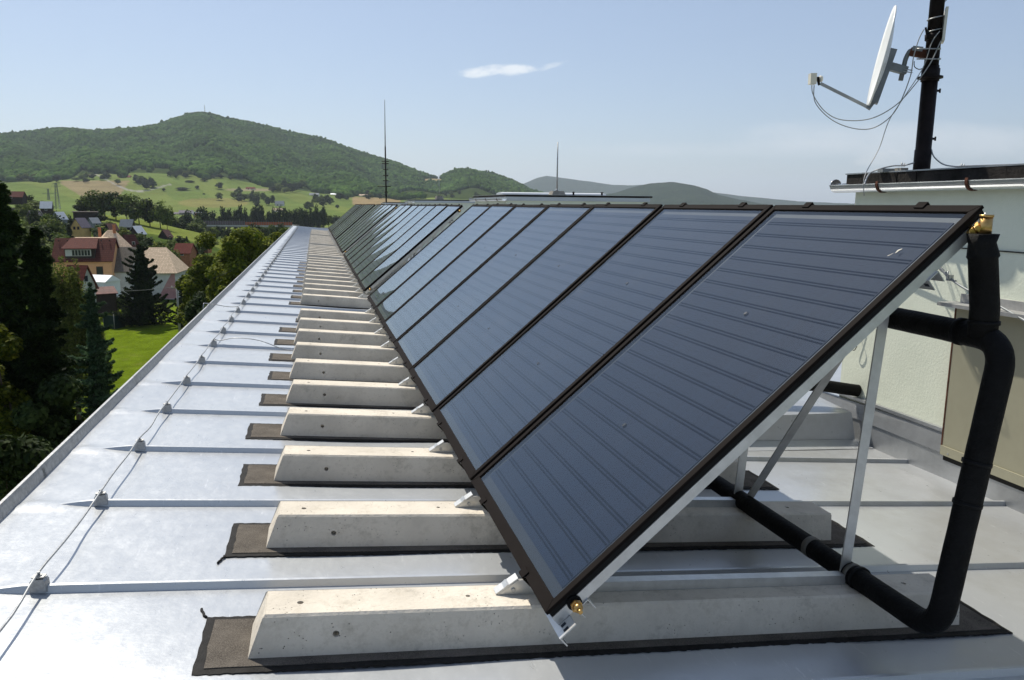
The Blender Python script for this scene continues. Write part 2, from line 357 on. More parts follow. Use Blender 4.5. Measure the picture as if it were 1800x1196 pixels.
def beam_mesh(seed):
    r = random.Random(seed); mb = MB(); L = BX1-BX0; m = .012; ch = .007; tb = .047
    dz = lambda x: -SL*x
    x1 = L
    fl = lambda u: -.0015+.003*r.random()
    def front(u, v, w):     # u along, v 0..1 height
        x = u; return (x, m*v-w*1.0, dz(x)+v*(BH-ch))
    # bevelled left end: limit of front face changes with height
    hv = .45+r.uniform(-.05, .05)
    a0 = .08
    mb.add([front(0, 0, 0), front(a0, 0, 0), front(a0, 1, 0), (tb, m, dz(tb)+BH-ch)], [(0, 1, 2, 3)])
    hu = .252+r.uniform(-.012, .012)
    def fp(u, v, w): return (u, m*(v/(BH-ch))-w, dz(u)+v)
    hole_face(mb, fp, a0, x1, 0, BH-ch, [(hu, .062+r.uniform(-.006, .006), .0105)], .03)
    # chamfer, top, back chamfer, back
    def tp(u, v, w): return (u, v, dz(u)+BH+w)
    ya, yb = m+ch, m+BTW-ch
    mb.add([(tb, m, dz(tb)+BH-ch), (x1, m, dz(x1)+BH-ch), (x1, ya, dz(x1)+BH), (tb+ch, ya, dz(tb)+BH)], [(0, 1, 2, 3)])
    h1, h2 = .165+r.uniform(-.02, .02), .69+r.uniform(-.02, .02)
    hole_face(mb, tp, tb+ch, x1-.004, ya, yb, [(h1, m+.075, .010), (h2, m+.085, .008), (L-.19, m+.08, .010)], .03)
    mb.add([(tb+ch, yb, dz(tb)+BH), (x1, yb, dz(x1)+BH), (x1, m+BTW, dz(x1)+BH-ch), (tb, m+BTW, dz(tb)+BH-ch)], [(0, 1, 2, 3)])
    mb.add([(0, BBW, 0), (tb, m+BTW, dz(tb)+BH-ch), (x1, m+BTW, dz(x1)+BH-ch), (x1, BBW, dz(x1))], [(0, 1, 2, 3)])
    mb.add([(0, 0, 0), (tb, m, dz(tb)+BH-ch), (tb+ch, ya, dz(tb)+BH), (tb+ch, yb, dz(tb)+BH), (tb, m+BTW, dz(tb)+BH-ch), (0, BBW, 0)], [(0, 1, 2, 3, 4, 5)])
    mb.add([(x1, 0, dz(x1)), (x1, m, dz(x1)+BH-ch), (x1-.004, ya, dz(x1)+BH), (x1-.004, yb, dz(x1)+BH), (x1, m+BTW, dz(x1)+BH-ch), (x1, BBW, dz(x1))], [(5, 4, 3, 2, 1, 0)])
    return mb
ordn = ['nearest', 'second', 'third', 'fourth', 'fifth', 'sixth', 'seventh', 'eighth', 'ninth', 'tenth', 'eleventh', 'twelfth', 'thirteenth', 'fourteenth', 'fifteenth', 'sixteenth']
BY = [2.2671+k*D_ for k in range(10)] + [10.95+k*.783 for k in range(11)] + [19.95+k*.783 for k in range(7)] + [26.2+k*.783 for k in range(9)] + [34.2+k*.783 for k in range(8)]
RowN = [0]*10+[1]*11+[2]*7+[3]*9+[4]*8
rown = ['nearest row of collectors', 'second row of collectors', 'third row of collectors', 'fourth row of collectors', 'farthest row of collectors']
bmesh_ = [beam_mesh(s) for s in (1, 2, 3, 4)]
bmesh_ = [mb.build('concrete_beam', M['conc'], None, True) for mb in bmesh_]
cnt = {}
for i, y in enumerate(BY):
    o = bmesh_[i] if i < 4 else bmesh_[i % 4].copy()
    if i >= 4: col.objects.link(o)
    o.location = (BX0+(0 if i == 0 else rnd.uniform(-.008, .008)), y, zr(BX0)+.0085)
    if i > 2: o.rotation_euler = (0, 0, rnd.uniform(-.004, .004))
    k = cnt.get(RowN[i], 0); cnt[RowN[i]] = k+1
    tag(o, '%s pale concrete beam from the camera under the %s' % (ordn[k], rown[RowN[i]]), 'concrete beam', 'concrete ballast beams across the roof')
def outline(x0, x1, ya, yb, st, amp, r):
    P = []; n = int((x1-x0)/st)
    P += [(x0+(x1-x0)*k/n+r.uniform(-amp, amp), ya+r.uniform(-amp, amp)) for k in range(n+1)]
    m = 7; P += [(x1+r.uniform(-amp, amp)*1.5, ya+(yb-ya)*k/m) for k in range(1, m)]
    P += [(x1-(x1-x0)*k/n+r.uniform(-amp, amp), yb+r.uniform(-amp, amp)) for k in range(n+1)]
    P += [(x0+r.uniform(-amp, amp)*1.5, yb-(yb-ya)*k/m) for k in range(1, m)]
    return P
def sheet(P, h, thick, cen):
    n = len(P); mb = MB()
    vs = [(x, y, -SL*x+h) for x, y in P]+[(x, y, -SL*x+h-thick) for x, y in P]
    mb.add(vs, [tuple(range(n))]+[(i, n+i, n+(i+1) % n, (i+1) % n) for i in range(n)]); return mb
cnt = {}
for i, y in enumerate(BY):
    k = cnt.get(RowN[i], 0); cnt[RowN[i]] = k+1
    if RowN[i] > 1: continue
    xa = -.405+rnd.uniform(-.03, .03) if i < 10 else -.37+rnd.uniform(-.03, .03)
    if i == 9: xa = -.26
    xb = 2.53+rnd.uniform(-.03, .03)
    t = thing('felt_strip', 'dark mineral felt strip under the %s concrete beam of the %s' % (ordn[k], rown[RowN[i]]), 'roofing felt', (xa, y, zr(xa)), 'felt strips under the beams')
    r = random.Random(i*3+1); L = xb-xa
    sheet(outline(0, L, -.066, .262, .012, .0028, r), .0055, .005, None).build('tar_edge', M['tar'], t, True)
    sheet(outline(.026, L-.03, -.040, .240, .06, .002, r), .0085, .003, None).build('felt_sheet', M['felt'], t, True)
    if i in (0, 1):                                                       # runs of tar at the corners
        mb = MB(); P = [(-.002, .262 if i == 0 else -.06)]
        for q in range(5): P.append((P[-1][0]+r.uniform(-.012, .004), P[-1][1]+(.012 if i == 0 else -.012)))
        mb.tube([(a, b_, .006) for a, b_ in P], .0045, 6); mb.build('tar_run', M['tar'], t, True)

# ------------------------------------------------------------------ solar collectors
TI, PL, PW, PP = .7065, 1.8902, 1.174, 1.2
PX, PZ = .6342, -1.2116
def uvn(u, y, n): return (PX+u*math.cos(TI)-n*math.sin(TI), y, PZ+u*math.sin(TI)+n*math.cos(TI))
def make_panel():
    root = thing('solar_collector', 'x', 'solar collector', (PX, 0, PZ), 'flat solar collectors in tilted rows', (0, -TI, 0))
    fb, ft, fs = .044, .034, .029
    f = MB()
    def rail(a, b_, c, d):                                                # quad ring pieces with mitred ends and a small lip
        f.hexa([(*a, -.012), (*b_, -.012), (*c, -.012), (*d, -.012), (*a, 0), (*b_, 0), (*c, 0), (*d, 0)])
    A, B, C, Dd = (0, 0), (PL, 0), (PL, PW), (0, PW); a, b_, c, d = (fb, fs), (PL-ft, fs), (PL-ft, PW-fs), (fb, PW-fs)
    rail(A, B, b_, a); rail(B, C, c, b_); rail(C, Dd, d, c); rail(Dd, A, a, d)
    fo = f.build('frame', M['frame'], root, True)
    bv = fo.modifiers.new('edge', 'BEVEL'); bv.width = .0016; bv.segments = 1
    s = MB(); s.box((.006, .006, -.030), (PL-.006, PW-.006, -.0222)); s.box((.006, .006, -.0221), (PL-.006, .014, -.0122)); s.box((.006, PW-.014, -.0221), (PL-.006, PW-.006, -.0122))
    s.box((.006, .0141, -.0221), (.014, PW-.0141, -.0122)); s.box((PL-.014, .0141, -.0221), (PL-.006, PW-.0141, -.0122)); s.build('gasket', M['blackside'], root, True)
    s = MB()
    s.box((.003, .003, -.064), (PL-.003, .010, -.0305)); s.box((.003, PW-.010, -.064), (PL-.003, PW-.003, -.0305))
    s.box((.003, .0105, -.064), (.010, PW-.0105, -.0305)); s.box((PL-.010, .0105, -.064), (PL-.003, PW-.0105, -.0305))
    s.box((.0105, .0105, -.0635), (PL-.0105, PW-.0105, -.060)).build('casing', M['alu'], root, True)
    s = MB()                                                              # dark tray floor above the gasket block
    s.add([(fb-.004, fs-.004, -.0205), (PL-ft+.004, fs-.004, -.0205), (PL-ft+.004, PW-fs+.004, -.0205), (fb-.004, PW-fs+.004, -.0205)], [(0, 1, 2, 3)])
    s.build('tray', M['tray'], root, True)
    ab = MB(); rb = MB(); u0, u1, v0, v1 = .082, PL-.070, .066, PW-.060
    ab.box((u0, v0, -.0203), (u1, v1, -.0170)); n = 22; pitch = (u1-u0)/n
    for k in range(n):
        uc = u0+pitch*(k+.5)
        for du in (-.0068, .0068):
            rb.prism([(-.0034, 0), (-.0028, .0012), (.0028, .0012), (.0034, 0)], (uc+du, v0+.004, -.0170), (uc+du, v1-.004, -.0170), (1, 0, 0), (0, 0, 1))
    abo = ab.build('absorber', M['absb'], root, True); rb.build('tube_ridges', M['rib'], abo, True)
    ng = 14; gv = [(fb-.002+(PL-ft-fb+.004)*i/ng, fs-.002+(PW-2*fs+.004)*j/ng, -.006-.0042*(4*(j/ng)*(1-j/ng))*(1-(2*i/ng-1)**4)) for j in range(ng+1) for i in range(ng+1)]
    g = MB().add(gv, [(j*(ng+1)+i, j*(ng+1)+i+1, (j+1)*(ng+1)+i+1, (j+1)*(ng+1)+i) for j in range(ng) for i in range(ng)], True)
    g.build('glass', M['glass'], root, True)
    for u in (.62, 1.26):
        MB().tube([(u, PW*.5, -.017), (u, PW*.5, -.009)], [.011, .008], 12).build('spacer_stud', M['tray'], root, True)
    for v in (.26, .92):
        for top in (0, 1):
            c = MB(); uu = PL if top else 0; sg = 1 if top else -1
            c.hexa([(uu-sg*.020, v-.022, .001), (uu+sg*.006, v-.022, .001), (uu+sg*.006, v+.022, .001), (uu-sg*.020, v+.022, .001),
                    (uu-sg*.020, v-.022, .005), (uu+sg*.006, v-.022, .006), (uu+sg*.006, v+.022, .006), (uu-sg*.020, v+.022, .005)])
            c.box((min(uu+sg*.0062, uu+sg*.010), v-.022, -.04), (max(uu+sg*.0062, uu+sg*.010), v+.022, .0055))
            c.build('edge_clip', M['frame'], root, True)
    return root
ROWS = [(2.089, 7), (11.29, 7), (20.5, 6), (28.25, 6), (36.0, 5)]
proto = make_panel(); first = True
rowl = ['nearest row', 'second row', 'third row', 'fourth row', 'farthest row']
for ri, (ys_, n) in enumerate(ROWS):
    for k in range(n):
        o = proto if first else copy_tree(proto); first = False
        o.location = (PX+rnd.uniform(-.001, .001), ys_+k*PP, PZ)
        s = 0 if (ri == 0 and k == 0) else 1
        o.rotation_euler = (rnd.uniform(-.0022, .0022)*s, -TI+rnd.uniform(-.003, .003)*s, rnd.uniform(-.0035, .0035)*s)
        if ri == 0 and k == 0: lb = 'big dark blue solar collector nearest the camera, beside the black pipe'
        else: lb = '%s glazed solar collector from the camera in the %s' % (ordn[k], rowl[ri])
        o['label'] = lb
dN = Vector((-math.sin(TI), 0, math.cos(TI))); dr = Vector(ray(1579, 441)); dp = dr*((Vector((PX, 0, PZ)).dot(dN)-.0055)/dr.dot(dN))
lp = Vector(((dp.x-PX)*math.cos(TI)+(dp.z-PZ)*math.sin(TI), dp.y-proto.location.y, 0)); b = MB(); P = []
for k in range(14):
    a = 2*math.pi*k/14; q = .007*(1+.35*math.sin(3*a+1)); P.append((lp.x+q*1.9*math.cos(a)*.7-q*.7*math.sin(a), lp.y-q*1.5*math.cos(a)*.5-q*.35*math.sin(a)))
b.add([(x, y, -.0052) for x, y in P]+[(lp.x, lp.y, -.0035)], [(k, (k+1) % 14, 14) for k in range(14)])
b.add([(lp.x-.012, lp.y+.008, -.0053), (lp.x-.030, lp.y+.022, -.0053), (lp.x-.028, lp.y+.024, -.0053), (lp.x-.016, lp.y+.013, -.0053)], [(0, 1, 2, 3)]); b.build('bird_dropping', M['ivory'], proto, True)
# mounts: one aluminium frame per row
for ri, (ys_, n) in enumerate(ROWS):
    ye = ys_+n*PP
    t = thing('collector_mount', 'bare aluminium support frame with rails and legs carrying the %s of solar collectors' % rowl[ri], 'support frame', (PX, ys_, zr(1)), 'aluminium collector supports')
    for u in (.10, 1.62):                                                 # slotted rails along the row
        mb = MB(); h = .042; w = .046; o = -.0645; th = .003; a, b_ = ys_-.004, ye+.03
        def q(u0, n0, u1, n1):
            P = [uvn(u0, a, n0), uvn(u1, a, n0), uvn(u1, b_, n0), uvn(u0, b_, n0), uvn(u0, a, n1), uvn(u1, a, n1), uvn(u1, b_, n1), uvn(u0, b_, n1)]
            mb.hexa(P)
        q(u-w/2, o-th, u+w/2, o); q(u-w/2, o-h, u-w/2+th, o-th-.0002); q(u+w/2-th, o-h, u+w/2, o-th-.0002)
        rl = mb.build('rail', M['alu'], t)
        if ri == 0:
            sl = MB()
            for k in range(3):
                for uu, nn in ((u-w/2-.0005, o-.022),):
                    yy = a+.012+k*.05
                    sl.hexa([uvn(uu, yy, nn-.006), uvn(uu+.004, yy, nn-.006), uvn(uu+.004, yy+.02, nn-.006), uvn(uu, yy+.02, nn-.006), uvn(uu, yy, nn+.006), uvn(uu+.004, yy, nn+.006), uvn(uu+.004, yy+.02, nn+.006), uvn(uu, yy+.02, nn+.006)])
            sl.build('slot', M['tray'], rl)
    if ri == 0:                                                           # angled end bracket seen at the low corner
        P = lambda du, dy, dn: uvn(.03+du, ys_+dy, -.0655+dn)
        eb = MB()
        eb.hexa([P(-.045, -.052, -.004), P(.02, -.052, -.004), P(.02, .10, -.004), P(-.045, .10, -.004), P(-.045, -.052, 0), P(.02, -.052, 0), P(.02, .10, 0), P(-.045, .10, 0)])
        eb.hexa([P(-.045, -.052, -.036), P(-.041, -.052, -.036), P(-.041, .10, -.036), P(-.045, .10, -.036), P(-.045, -.052, -.0042), P(-.041, -.052, -.0042), P(-.041, .10, -.0042), P(-.045, .10, -.0042)])
        e_ = eb.build('end_bracket', M['alu'], t)
        sl = MB()
        for yy in (-.044, -.018):
            for (u0, u1, n0, n1) in ((-.0465, -.0405, -.034, -.022), (-.022, -.004, -.0048, .0008)):
                sl.hexa([P(u0, yy, n0), P(u1, yy, n0), P(u1, yy+.013, n0), P(u0, yy+.013, n0), P(u0, yy, n1), P(u1, yy, n1), P(u1, yy+.013, n1), P(u0, yy+.013, n1)])
        sl.build('slot', M['tray'], e_)
    bs = [y for y, rr in zip(BY, RowN) if ys_-.5 < y < ye]
    for k, yb in enumerate(bs):
        y = yb+.115; xf = .5495; zt = lambda x: zr(x)+BH+.0085
        mb = MB(); a = Vector((xf, y, zt(xf)+.001)); b_ = Vector((1.90, y, zt(1.90)+.001))
        mb.hexa([a+Vector((0, -.020, 0)), b_+Vector((0, -.020, 0)), b_+Vector((0, .020, 0)), a+Vector((0, .020, 0)),
                 a+Vector((.035, -.020, .033)), b_+Vector((0, -.020, .036)), b_+Vector((0, .020, .036)), a+Vector((.035, .020, .033))])
        mb.build('base_rail', M['alu'], t)
        sr = MB(); e = Vector((xf-.004, y+.001, zt(xf)+.003)); dvec = Vector((math.cos(TI), 0, math.sin(TI))); nn = Vector((-math.sin(TI), 0, math.cos(TI)))
        lo_, hi_ = Vector(uvn(.03, y, -.111)), Vector(uvn(1.84, y, -.111))
        sr.bar(lo_, hi_, .040, .004, nn); sr.bar(lo_-nn*.021+Vector((0, .018, 0)), hi_-nn*.021+Vector((0, .018, 0)), .004, .036, nn)
        fp_ = MB(); e2 = Vector((PX-.012, y+.001, PZ-.022))
        fp_.bar(e, e2, .040, .005, nn); z0_ = zt(xf)+.0035
        zb_ = zt(PX+.05)+.002
        fp_.prism([(xf+.006, z0_), (PX+.05, zb_), (PX+.05, e2.z-.03), (e2.x+.02, e2.z-.006), (e2.x-.004, e2.z-.006)], (0, y-.021, 0), (0, y-.017, 0), (1, 0, 0), (0, 0, 1))
        fp_.build('foot_plate', M['alu'], t)
        sr.build('sloping_rail', M['alu'], t)
        MB().bar((1.915, y+.012, zt(1.9)-.02), (2.012, y+.012, -.13), .006, .042, (1, 0, 0)).build('leg', M['alu'], t)
        if k % 3 == 1:
            MB().bar((1.95, y, zt(1.95)+.0), (2.025, y-D_, -.20), .005, .044, (1, 0, 0)).build('brace', M['alud'], t)
        bt = MB()
        for xx, yy in ((xf+.055, -.0215),): bt.tube([(xx, y+yy-.004, zt(xx)+.018), (xx, y+yy+.002, zt(xx)+.018)], .008, 8)
        bt.build('bolt', M['steel'], t)
# brass unions at both ends of each row
for ri, (ys_, n) in enumerate(ROWS[:3]):
    for u, nm in ((.085, 'low'), (1.80, 'high')):
        if ri == 0 and nm == 'high': continue
        lab = 'small brass end cap at the %s near corner of the %s of collectors' % ('lower' if nm == 'low' else 'upper', rowl[ri])
        t = thing('brass_cap', lab, 'pipe fitting', uvn(u, ys_, -.044), 'brass end caps on the collectors')
        P = lambda d: uvn(u, ys_-d, -.044)
        mb = MB(); mb.tube([P(-.005), P(.012)], .012, 12).tube([P(.012), P(.028)], .019, 6, smooth=False).tube([P(.028), P(.036), P(.046)], [.016, .014, .009], 12).tube([P(.046), P(.058)], .007, 8)
        mb.build('cap', M['brass'], t); MB().tube([P(-.006), P(.003)], .024, 14).build('rubber_grommet', M['blackside'], t)

# ------------------------------------------------------------------ black insulated pipe loop
t = thing('insulated_pipe', 'thick black insulated pipe looping down in front of the nearest collector', 'pipe', (2.05, 2.0, zr(2)))
topc = Vector((2.052, 2.055, -.075)); tee = Vector((2.092, 2.055, -.405)); elb = Vector((2.10, 1.975, -.41)); bot = Vector((1.945, 1.955, -1.372))
rr = .0425
pts = bend([(2.085, 2.70, -.40), (2.092, 2.30, -.403), tuple(elb+Vector((.004, 0, 0))), tuple(bot), (1.93, 3.1, -1.375), (1.92, 5.2, -1.385)], .10, 8)
def densify(P, st=.03):
    out = [Vector(P[0])]
    for p, q in zip(P[:-1], P[1:]):
        p, q = Vector(p), Vector(q); n_ = max(1, int((q-p).length/st)); out += [p.lerp(q, k/n_) for k in range(1, n_+1)]
    return out
pts = densify(pts); wr = [rr*(.97+.004*math.sin(i*1.7)+.006*math.sin(i*.61+1)+rnd.uniform(-.003, .003)) for i in range(len(pts))]
run = MB().tube(pts, wr, 24).build('insulation', M['foam'], t)
for f_ in (.22, .36):
    q_ = elb.lerp(bot, f_+.18); d__ = (bot-elb).normalized(); MB().tube([q_, q_+d__*.012], .0445, 24).build('lagging_joint', M['blackside'], t)
ins = [topc, topc+Vector((.0, 0, -.03)), topc+(tee-topc)*.20, topc+(tee-topc)*.215, topc+(tee-topc)*.24, tee+Vector((-.002, 0, .09)), tee]
MB().tube(ins, [.046, .0395, .046, .0475, .0425, .0435, .044], 24).build('riser_insulation', M['foam'], t)
MB().tube([tee+Vector((0, 0, .052)), tee+Vector((0, 0, .04))], [.0475, .048], 24).tube([(2.093, 2.135, -.4035), (2.093, 2.15, -.4035)], .0465, 24).build('taped_joint', M['foam'], t)
for ya_, w_ in ((2.362, .02), (2.605, .03)): MB().tube([(1.941-(ya_-2.36)*.02, ya_, -1.3728), (1.941-(ya_-2.36)*.02, ya_+w_, -1.3730)], .0436, 24).build('tape_band', M['tape'], t)
MB().tube([(1.943, 2.33, -1.3725), (1.943, 2.345, -1.3725)], .047, 24).build('cable_tie', M['blackside'], t)
br = MB(); p0 = Vector(uvn(1.80, 2.092, -.045)); p1 = Vector((2.055, 2.052, -.045))
a = p0; d = (p1-p0)
br.tube([a, a+d*.25], .013, 12).tube([a+d*.22, a+d*.42], .021, 6, smooth=False).tube([a+d*.42, a+d*.55], .015, 12).tube([a+d*.55, a+d*.75], .020, 6, smooth=False).tube([a+d*.75, p1], .014, 12)
br.tube([p1+Vector((0, 0, -.04)), p1+Vector((0, 0, .022))], .019, 14).tube([p1+Vector((0, 0, .022)), p1+Vector((0, 0, .03))], .021, 14)
br.build('brass_elbow', M['brass'], t)
t = thing('short_black_pipe', 'short black insulated pipe entering the pale green wall behind the collectors', 'pipe', (3.0, 4.95, -1.3))
MB().tube(bend([(2.0, 4.95, -1.27), (2.9, 4.95, -1.285), (3.6, 4.97, -1.30), tuple(atX(1508, 687, 3.94))], .1), .045, 18).build('insulation', M['foam'], t)

# ------------------------------------------------------------------ lightning conductor and its seam clamps
WX = -.938; wire = []
yk = [SEAM0+k*D_ for k in range(-5, 54)]
for i, y in enumerate(yk):
    wire += [(WX+rnd.uniform(-.004, .004), y, zr(WX)+.066), (WX+rnd.uniform(-.007, .007), y+.26, zr(WX)+.060+rnd.uniform(-.008, .006)), (WX+rnd.uniform(-.006, .006), y+.53, zr(WX)+.060+rnd.uniform(-.008, .006))]
tag(MB().tube(spline(wire, 3), .0042, 8).build('lightning_conductor', M['steel']), 'long grey lightning conductor wire running the length of the roof near its edge', 'wire')
def clamp():
    t = thing('conductor_clamp', 'x', 'wire clamp', (WX, 0, zr(WX)), 'clamps holding the lightning conductor on the seams')
    m = MB(); m.prism([(-.026, .004), (.026, .004), (.024, .042), (.018, .050), (-.018, .050), (-.024, .042)], (0, -.017, 0), (0, .017, 0), (1, 0, 0), (0, 0, 1)); m.build('block', M['steel'], t, True)
    m = MB().tube([(.0, 0, .052), (.0, 0, .062)], .011, 6, smooth=False).tube([(.0, 0, .062), (.0, 0, .072)], .005, 8); m.build('bolt', M['steel'], t, True)
    m = MB().box((-.019, -.013, .0545), (.019, .013, .058)); m.build('washer_plate', M['alud'], t, True)
    return t
cp = clamp()
vis = [y for y in yk if y > 2.0 and y < Y1-.4]
for i, y in enumerate(vis):
    o = cp if i == 0 else copy_tree(cp)
    o.location = (WX, y, zr(WX)); o.rotation_euler = (0, 0, rnd.uniform(-.12, .12))
    o['label'] = ('%s grey clamp from the camera holding the conductor wire on a roof seam' % ordn[i]) if i < 12 else 'tiny grey clamp on the conductor wire far along the roof'
ky = vis[6]
tag(MB().tube(spline([(WX, ky+.02, zr(WX)+.07), (WX+.05, ky+.03, zr(WX)+.05), (WX+.20, ky-.01, zr(WX)+.075), (WX+.4, ky-.02, zr(WX)+.045), (BX0-.05, ky-.03, zr(WX)-.05), (BX0+.2, ky-.05, zr(0)+.03)], 6), .004, 8).build('branch_wire', M['steel']), 'thin grey branch wire from the conductor towards the concrete beams', 'wire')
tag(MB().tube(spline([(WX, vis[9], zr(WX)+.07), (WX-.12, vis[9]-.02, zr(WX)+.075), (XL-.01, vis[9]-.05, zr(XL)+.092), (XL-.05, vis[9]-.12, zr(XL)+.06), (XL-.06, vis[9]-.18, zr(XL)-.3)], 6), .005, 8).build('edge_wire', M['steel']), 'short wire curling over the roof edge from the conductor', 'wire')

# ------------------------------------------------------------------ penthouses
def penthouse(label, x0, ya, yb, top, near=False):
    t = thing('roof_penthouse', label, 'roof hut', (x0+1, (ya+yb)/2, zr(4.1)), 'pale green huts standing on the roof')
    zb = zr(4.1)-.02
    MB().box((x0, ya, zb), (x0+3.2, yb, top-.12)).build('wall', M['stucco'], t)
    s = MB(); n = 24
    for k in range(n):                                                   # bitumen covered slab with an uneven edge
        a, b_ = ya-.06+(yb-ya+.12)*k/n, ya-.06+(yb-ya+.12)*(k+1)/n
        j = rnd.uniform(-.006, .006)
        s.box((x0-.045+j, a, top-(.075 if near else .034)+rnd.uniform(-.004, .004)), (x0+3.3, b_, top-.004+rnd.uniform(-.004, .004)))
    sb = s.build('roof_slab', M['bitum'], t)
    if not near: MB().box((x0-.03, ya-.05, top-.125), (x0+3.25, yb+.05, top-.042)).build('fascia', M['silver'], t)
    MB().box((x0-.05, ya-.07, top-.003), (x0+3.3, yb+.07, top+.006)).build('slab_capping', M['zinc'], t)
    g = MB(); r = .052; gx, gz = x0-.05-r*.6, top-.085; P = [(r*math.cos(a), r*math.sin(a)) for a in np.linspace(math.pi, 2*math.pi, 13)]
    prof = [(-r-.006, .004), (-r, .006)]+P+[(r, .02)]+[(q[0]*.94, q[1]*.94) for q in P[::-1]]
    g.prism(prof, (gx, ya-.1, gz), (gx, yb+.13, gz), (1, 0, 0), (0, 0, 1))
    g.tube([(gx, yb+.129, gz-.001), (gx, yb+.133, gz-.001)], r*.97, 16); go = g.build('gutter', M['gutter'], t)
    L = yb-ya; nb = max(2, int(L/.95)); yy = [ya+L*(k+.35)/nb for k in range(nb)]
    if near: yy = [atX(1541, 330, gx-r)[1], atX(1699, 322, gx-r)[1], 2.6, 1.8]
    for y in yy:
        P = [(gx-(r+.005)*math.cos(a), y, gz-(r+.005)*math.sin(a)) for a in np.linspace(-.35, math.pi, 12)]
        m = MB()
        for p, q in zip(P[:-1], P[1:]): m.bar(p, q, .022, .004, (Vector(p)+Vector(q))/2-Vector((gx, y, gz)))
        m.build('gutter_bracket', M['rust'], t)
    return t
H1 = penthouse('pale green hut with silver gutter at the right, nearest the camera', 3.95, 1.0, 5.16, .255, True)
H2 = penthouse('second pale green hut from the camera, with rooftop whip antenna', 3.95, 16.3, 19.7, .235)
H3 = penthouse('third pale green hut from the camera, low behind the collectors', 3.95, 32.0, 34.6, .225)
H4 = penthouse('farthest pale green hut beside the tall whip antenna', 3.95, 45.3, 47.4, .15)
# near hut details
f = MB(); ya, yb = 1.0, 5.42
f.hexa([(3.885, ya, -1.76), (3.952, ya, -1.76), (3.952, yb, -1.76), (3.885, yb, -1.76), (3.905, ya, -1.53), (3.952, ya, -1.53), (3.952, yb, -1.56), (3.905, yb, -1.56)])
f.hexa([(3.895, 4.03, -1.556), (3.9525, 4.03, -1.556), (3.9525, yb, -1.556), (3.895, yb, -1.556), (3.928, 4.03, -1.42), (3.9525, 4.03, -1.42), (3.9525, yb, -1.46), (3.928, yb, -1.46)])
f.box((3.915, 4.03, -1.427), (3.953, 5.4, -1.405))
fl = f.build('flashing', M['zinc'], H1)
bp = MB().box((3.895, 1.2, -1.565), (3.951, 4.04, -.60)).box((3.886, 1.2, -1.565), (3.8948, 4.045, -1.505)).build('beige_panel', M['beige'], H1)
MB().box((3.893, 4.0405, -1.56), (3.951, 4.052, -.61)).build('panel_edge_strip', M['rust'], H1)
rv = MB()
for k in range(9): rv.tube([(3.884, 3.98-k*.3, -1.545), (3.889, 3.98-k*.3, -1.545)], .006, 8)
rv.build('rivets', M['steel'], bp)
MB().box((3.90, 1.2, -1.60), (3.93, 4.03, -1.567)).build('dark_gap', M['blackside'], H1)
sh = MB(); sh.box((3.80, 1.2, -.597), (3.951, 4.10, -.575)).box((3.925, 1.2, -.5745), (3.951, 4.05, -.52)); sh.build('lintel_flashing', M['alud'], H1)
MB().tube([(3.945, 1.0, -.262), (3.945, 4.5, -.236), (3.945, 5.1, -.236)], .004, 6).build('wall_cable', M['cablek'], H1)
w = spline([atX(1560, 430, 3.87), atX(1640, 462, 3.87), atX(1664, 484, 3.87), atX(1692, 505, 3.87), atX(1745, 532, 3.84), atX(1800, 563, 3.80), atX(1880, 610, 3.76)], 8)
tw = thing('wall_conductor', 'slack grey twisted wire hanging in front of the pale green wall', 'wire', tuple(w[10]))
MB().tube(w, .0075, 8).build('wire', M['greyp'], tw)
o = w[4:22]; MB().tube([p+Vector((0, .012*math.sin(i*1.1), .010*math.cos(i*1.1))) for i, p in enumerate(o)], .006, 6).build('twisted_strand', M['greyp'], tw)
cpt = w[18]; MB().box(tuple(cpt-Vector((.02, .012, .016))), tuple(cpt+Vector((.015, .012, .02)))).tube([cpt-Vector((.02, 0, 0)), cpt+Vector((-.02, 0, .045))], .005, 6).build('clamp', M['steel'], tw)
for k, (p, q, r_) in enumerate((((1500, 590), (1512, 622), 'left'), ((1497, 600), (1506, 640), 'right'))):
    pass
hc = spline([atX(1516, 560, 3.93), atX(1504, 580, 3.92), atX(1496, 608, 3.92), atX(1502, 616, 3.92), atX(1508, 600, 3.92), atX(1504, 580, 3.93)], 6)
tag(MB().tube(hc, .003, 6).build('hanging_cable', M['cablek']), 'thin dark cable looped against the green wall above the short pipe', 'cable')
# roof hatch box beside the hut
t = thing('metal_roof_box', 'low sheet metal box on the roof between the collectors and the green hut', 'roof box', (3.3, 5.2, zr(3.3)))
hb = MB()
base = [(2.75, 4.66), (3.83, 4.78), (3.84, 5.75), (2.75, 5.75)]; topp = [(2.78, 4.69), (3.80, 4.81), (3.80, 5.70), (2.78, 5.70)]; zt_ = [-1.425, -1.485, -1.43, -1.40]
vs = [(x, y, zr(x)+.001) for x, y in base]+[(x, y, z) for (x, y), z in zip(topp, zt_)]+[(3.3, 5.2, -1.395)]
hb.add(vs, [(0, 1, 5, 4), (1, 2, 6, 5), (2, 3, 7, 6), (3, 0, 4, 7), (4, 5, 8), (5, 6, 8), (6, 7, 8), (7, 4, 8)])
hb.build('sheet_cover', M['roof'], t)
sk = MB(); so = [(2.68, 4.52), (3.885, 4.66), (3.885, 4.80), (2.68, 4.68)]
sk.add([(2.68, 4.50, zr(2.68)+.005), (3.88, 4.64, zr(3.88)+.005), (3.83, 4.775, zr(3.83)+.03), (2.75, 4.655, zr(2.75)+.03)], [(0, 1, 2, 3)]); sk.build('skirt', M['roof'], t)

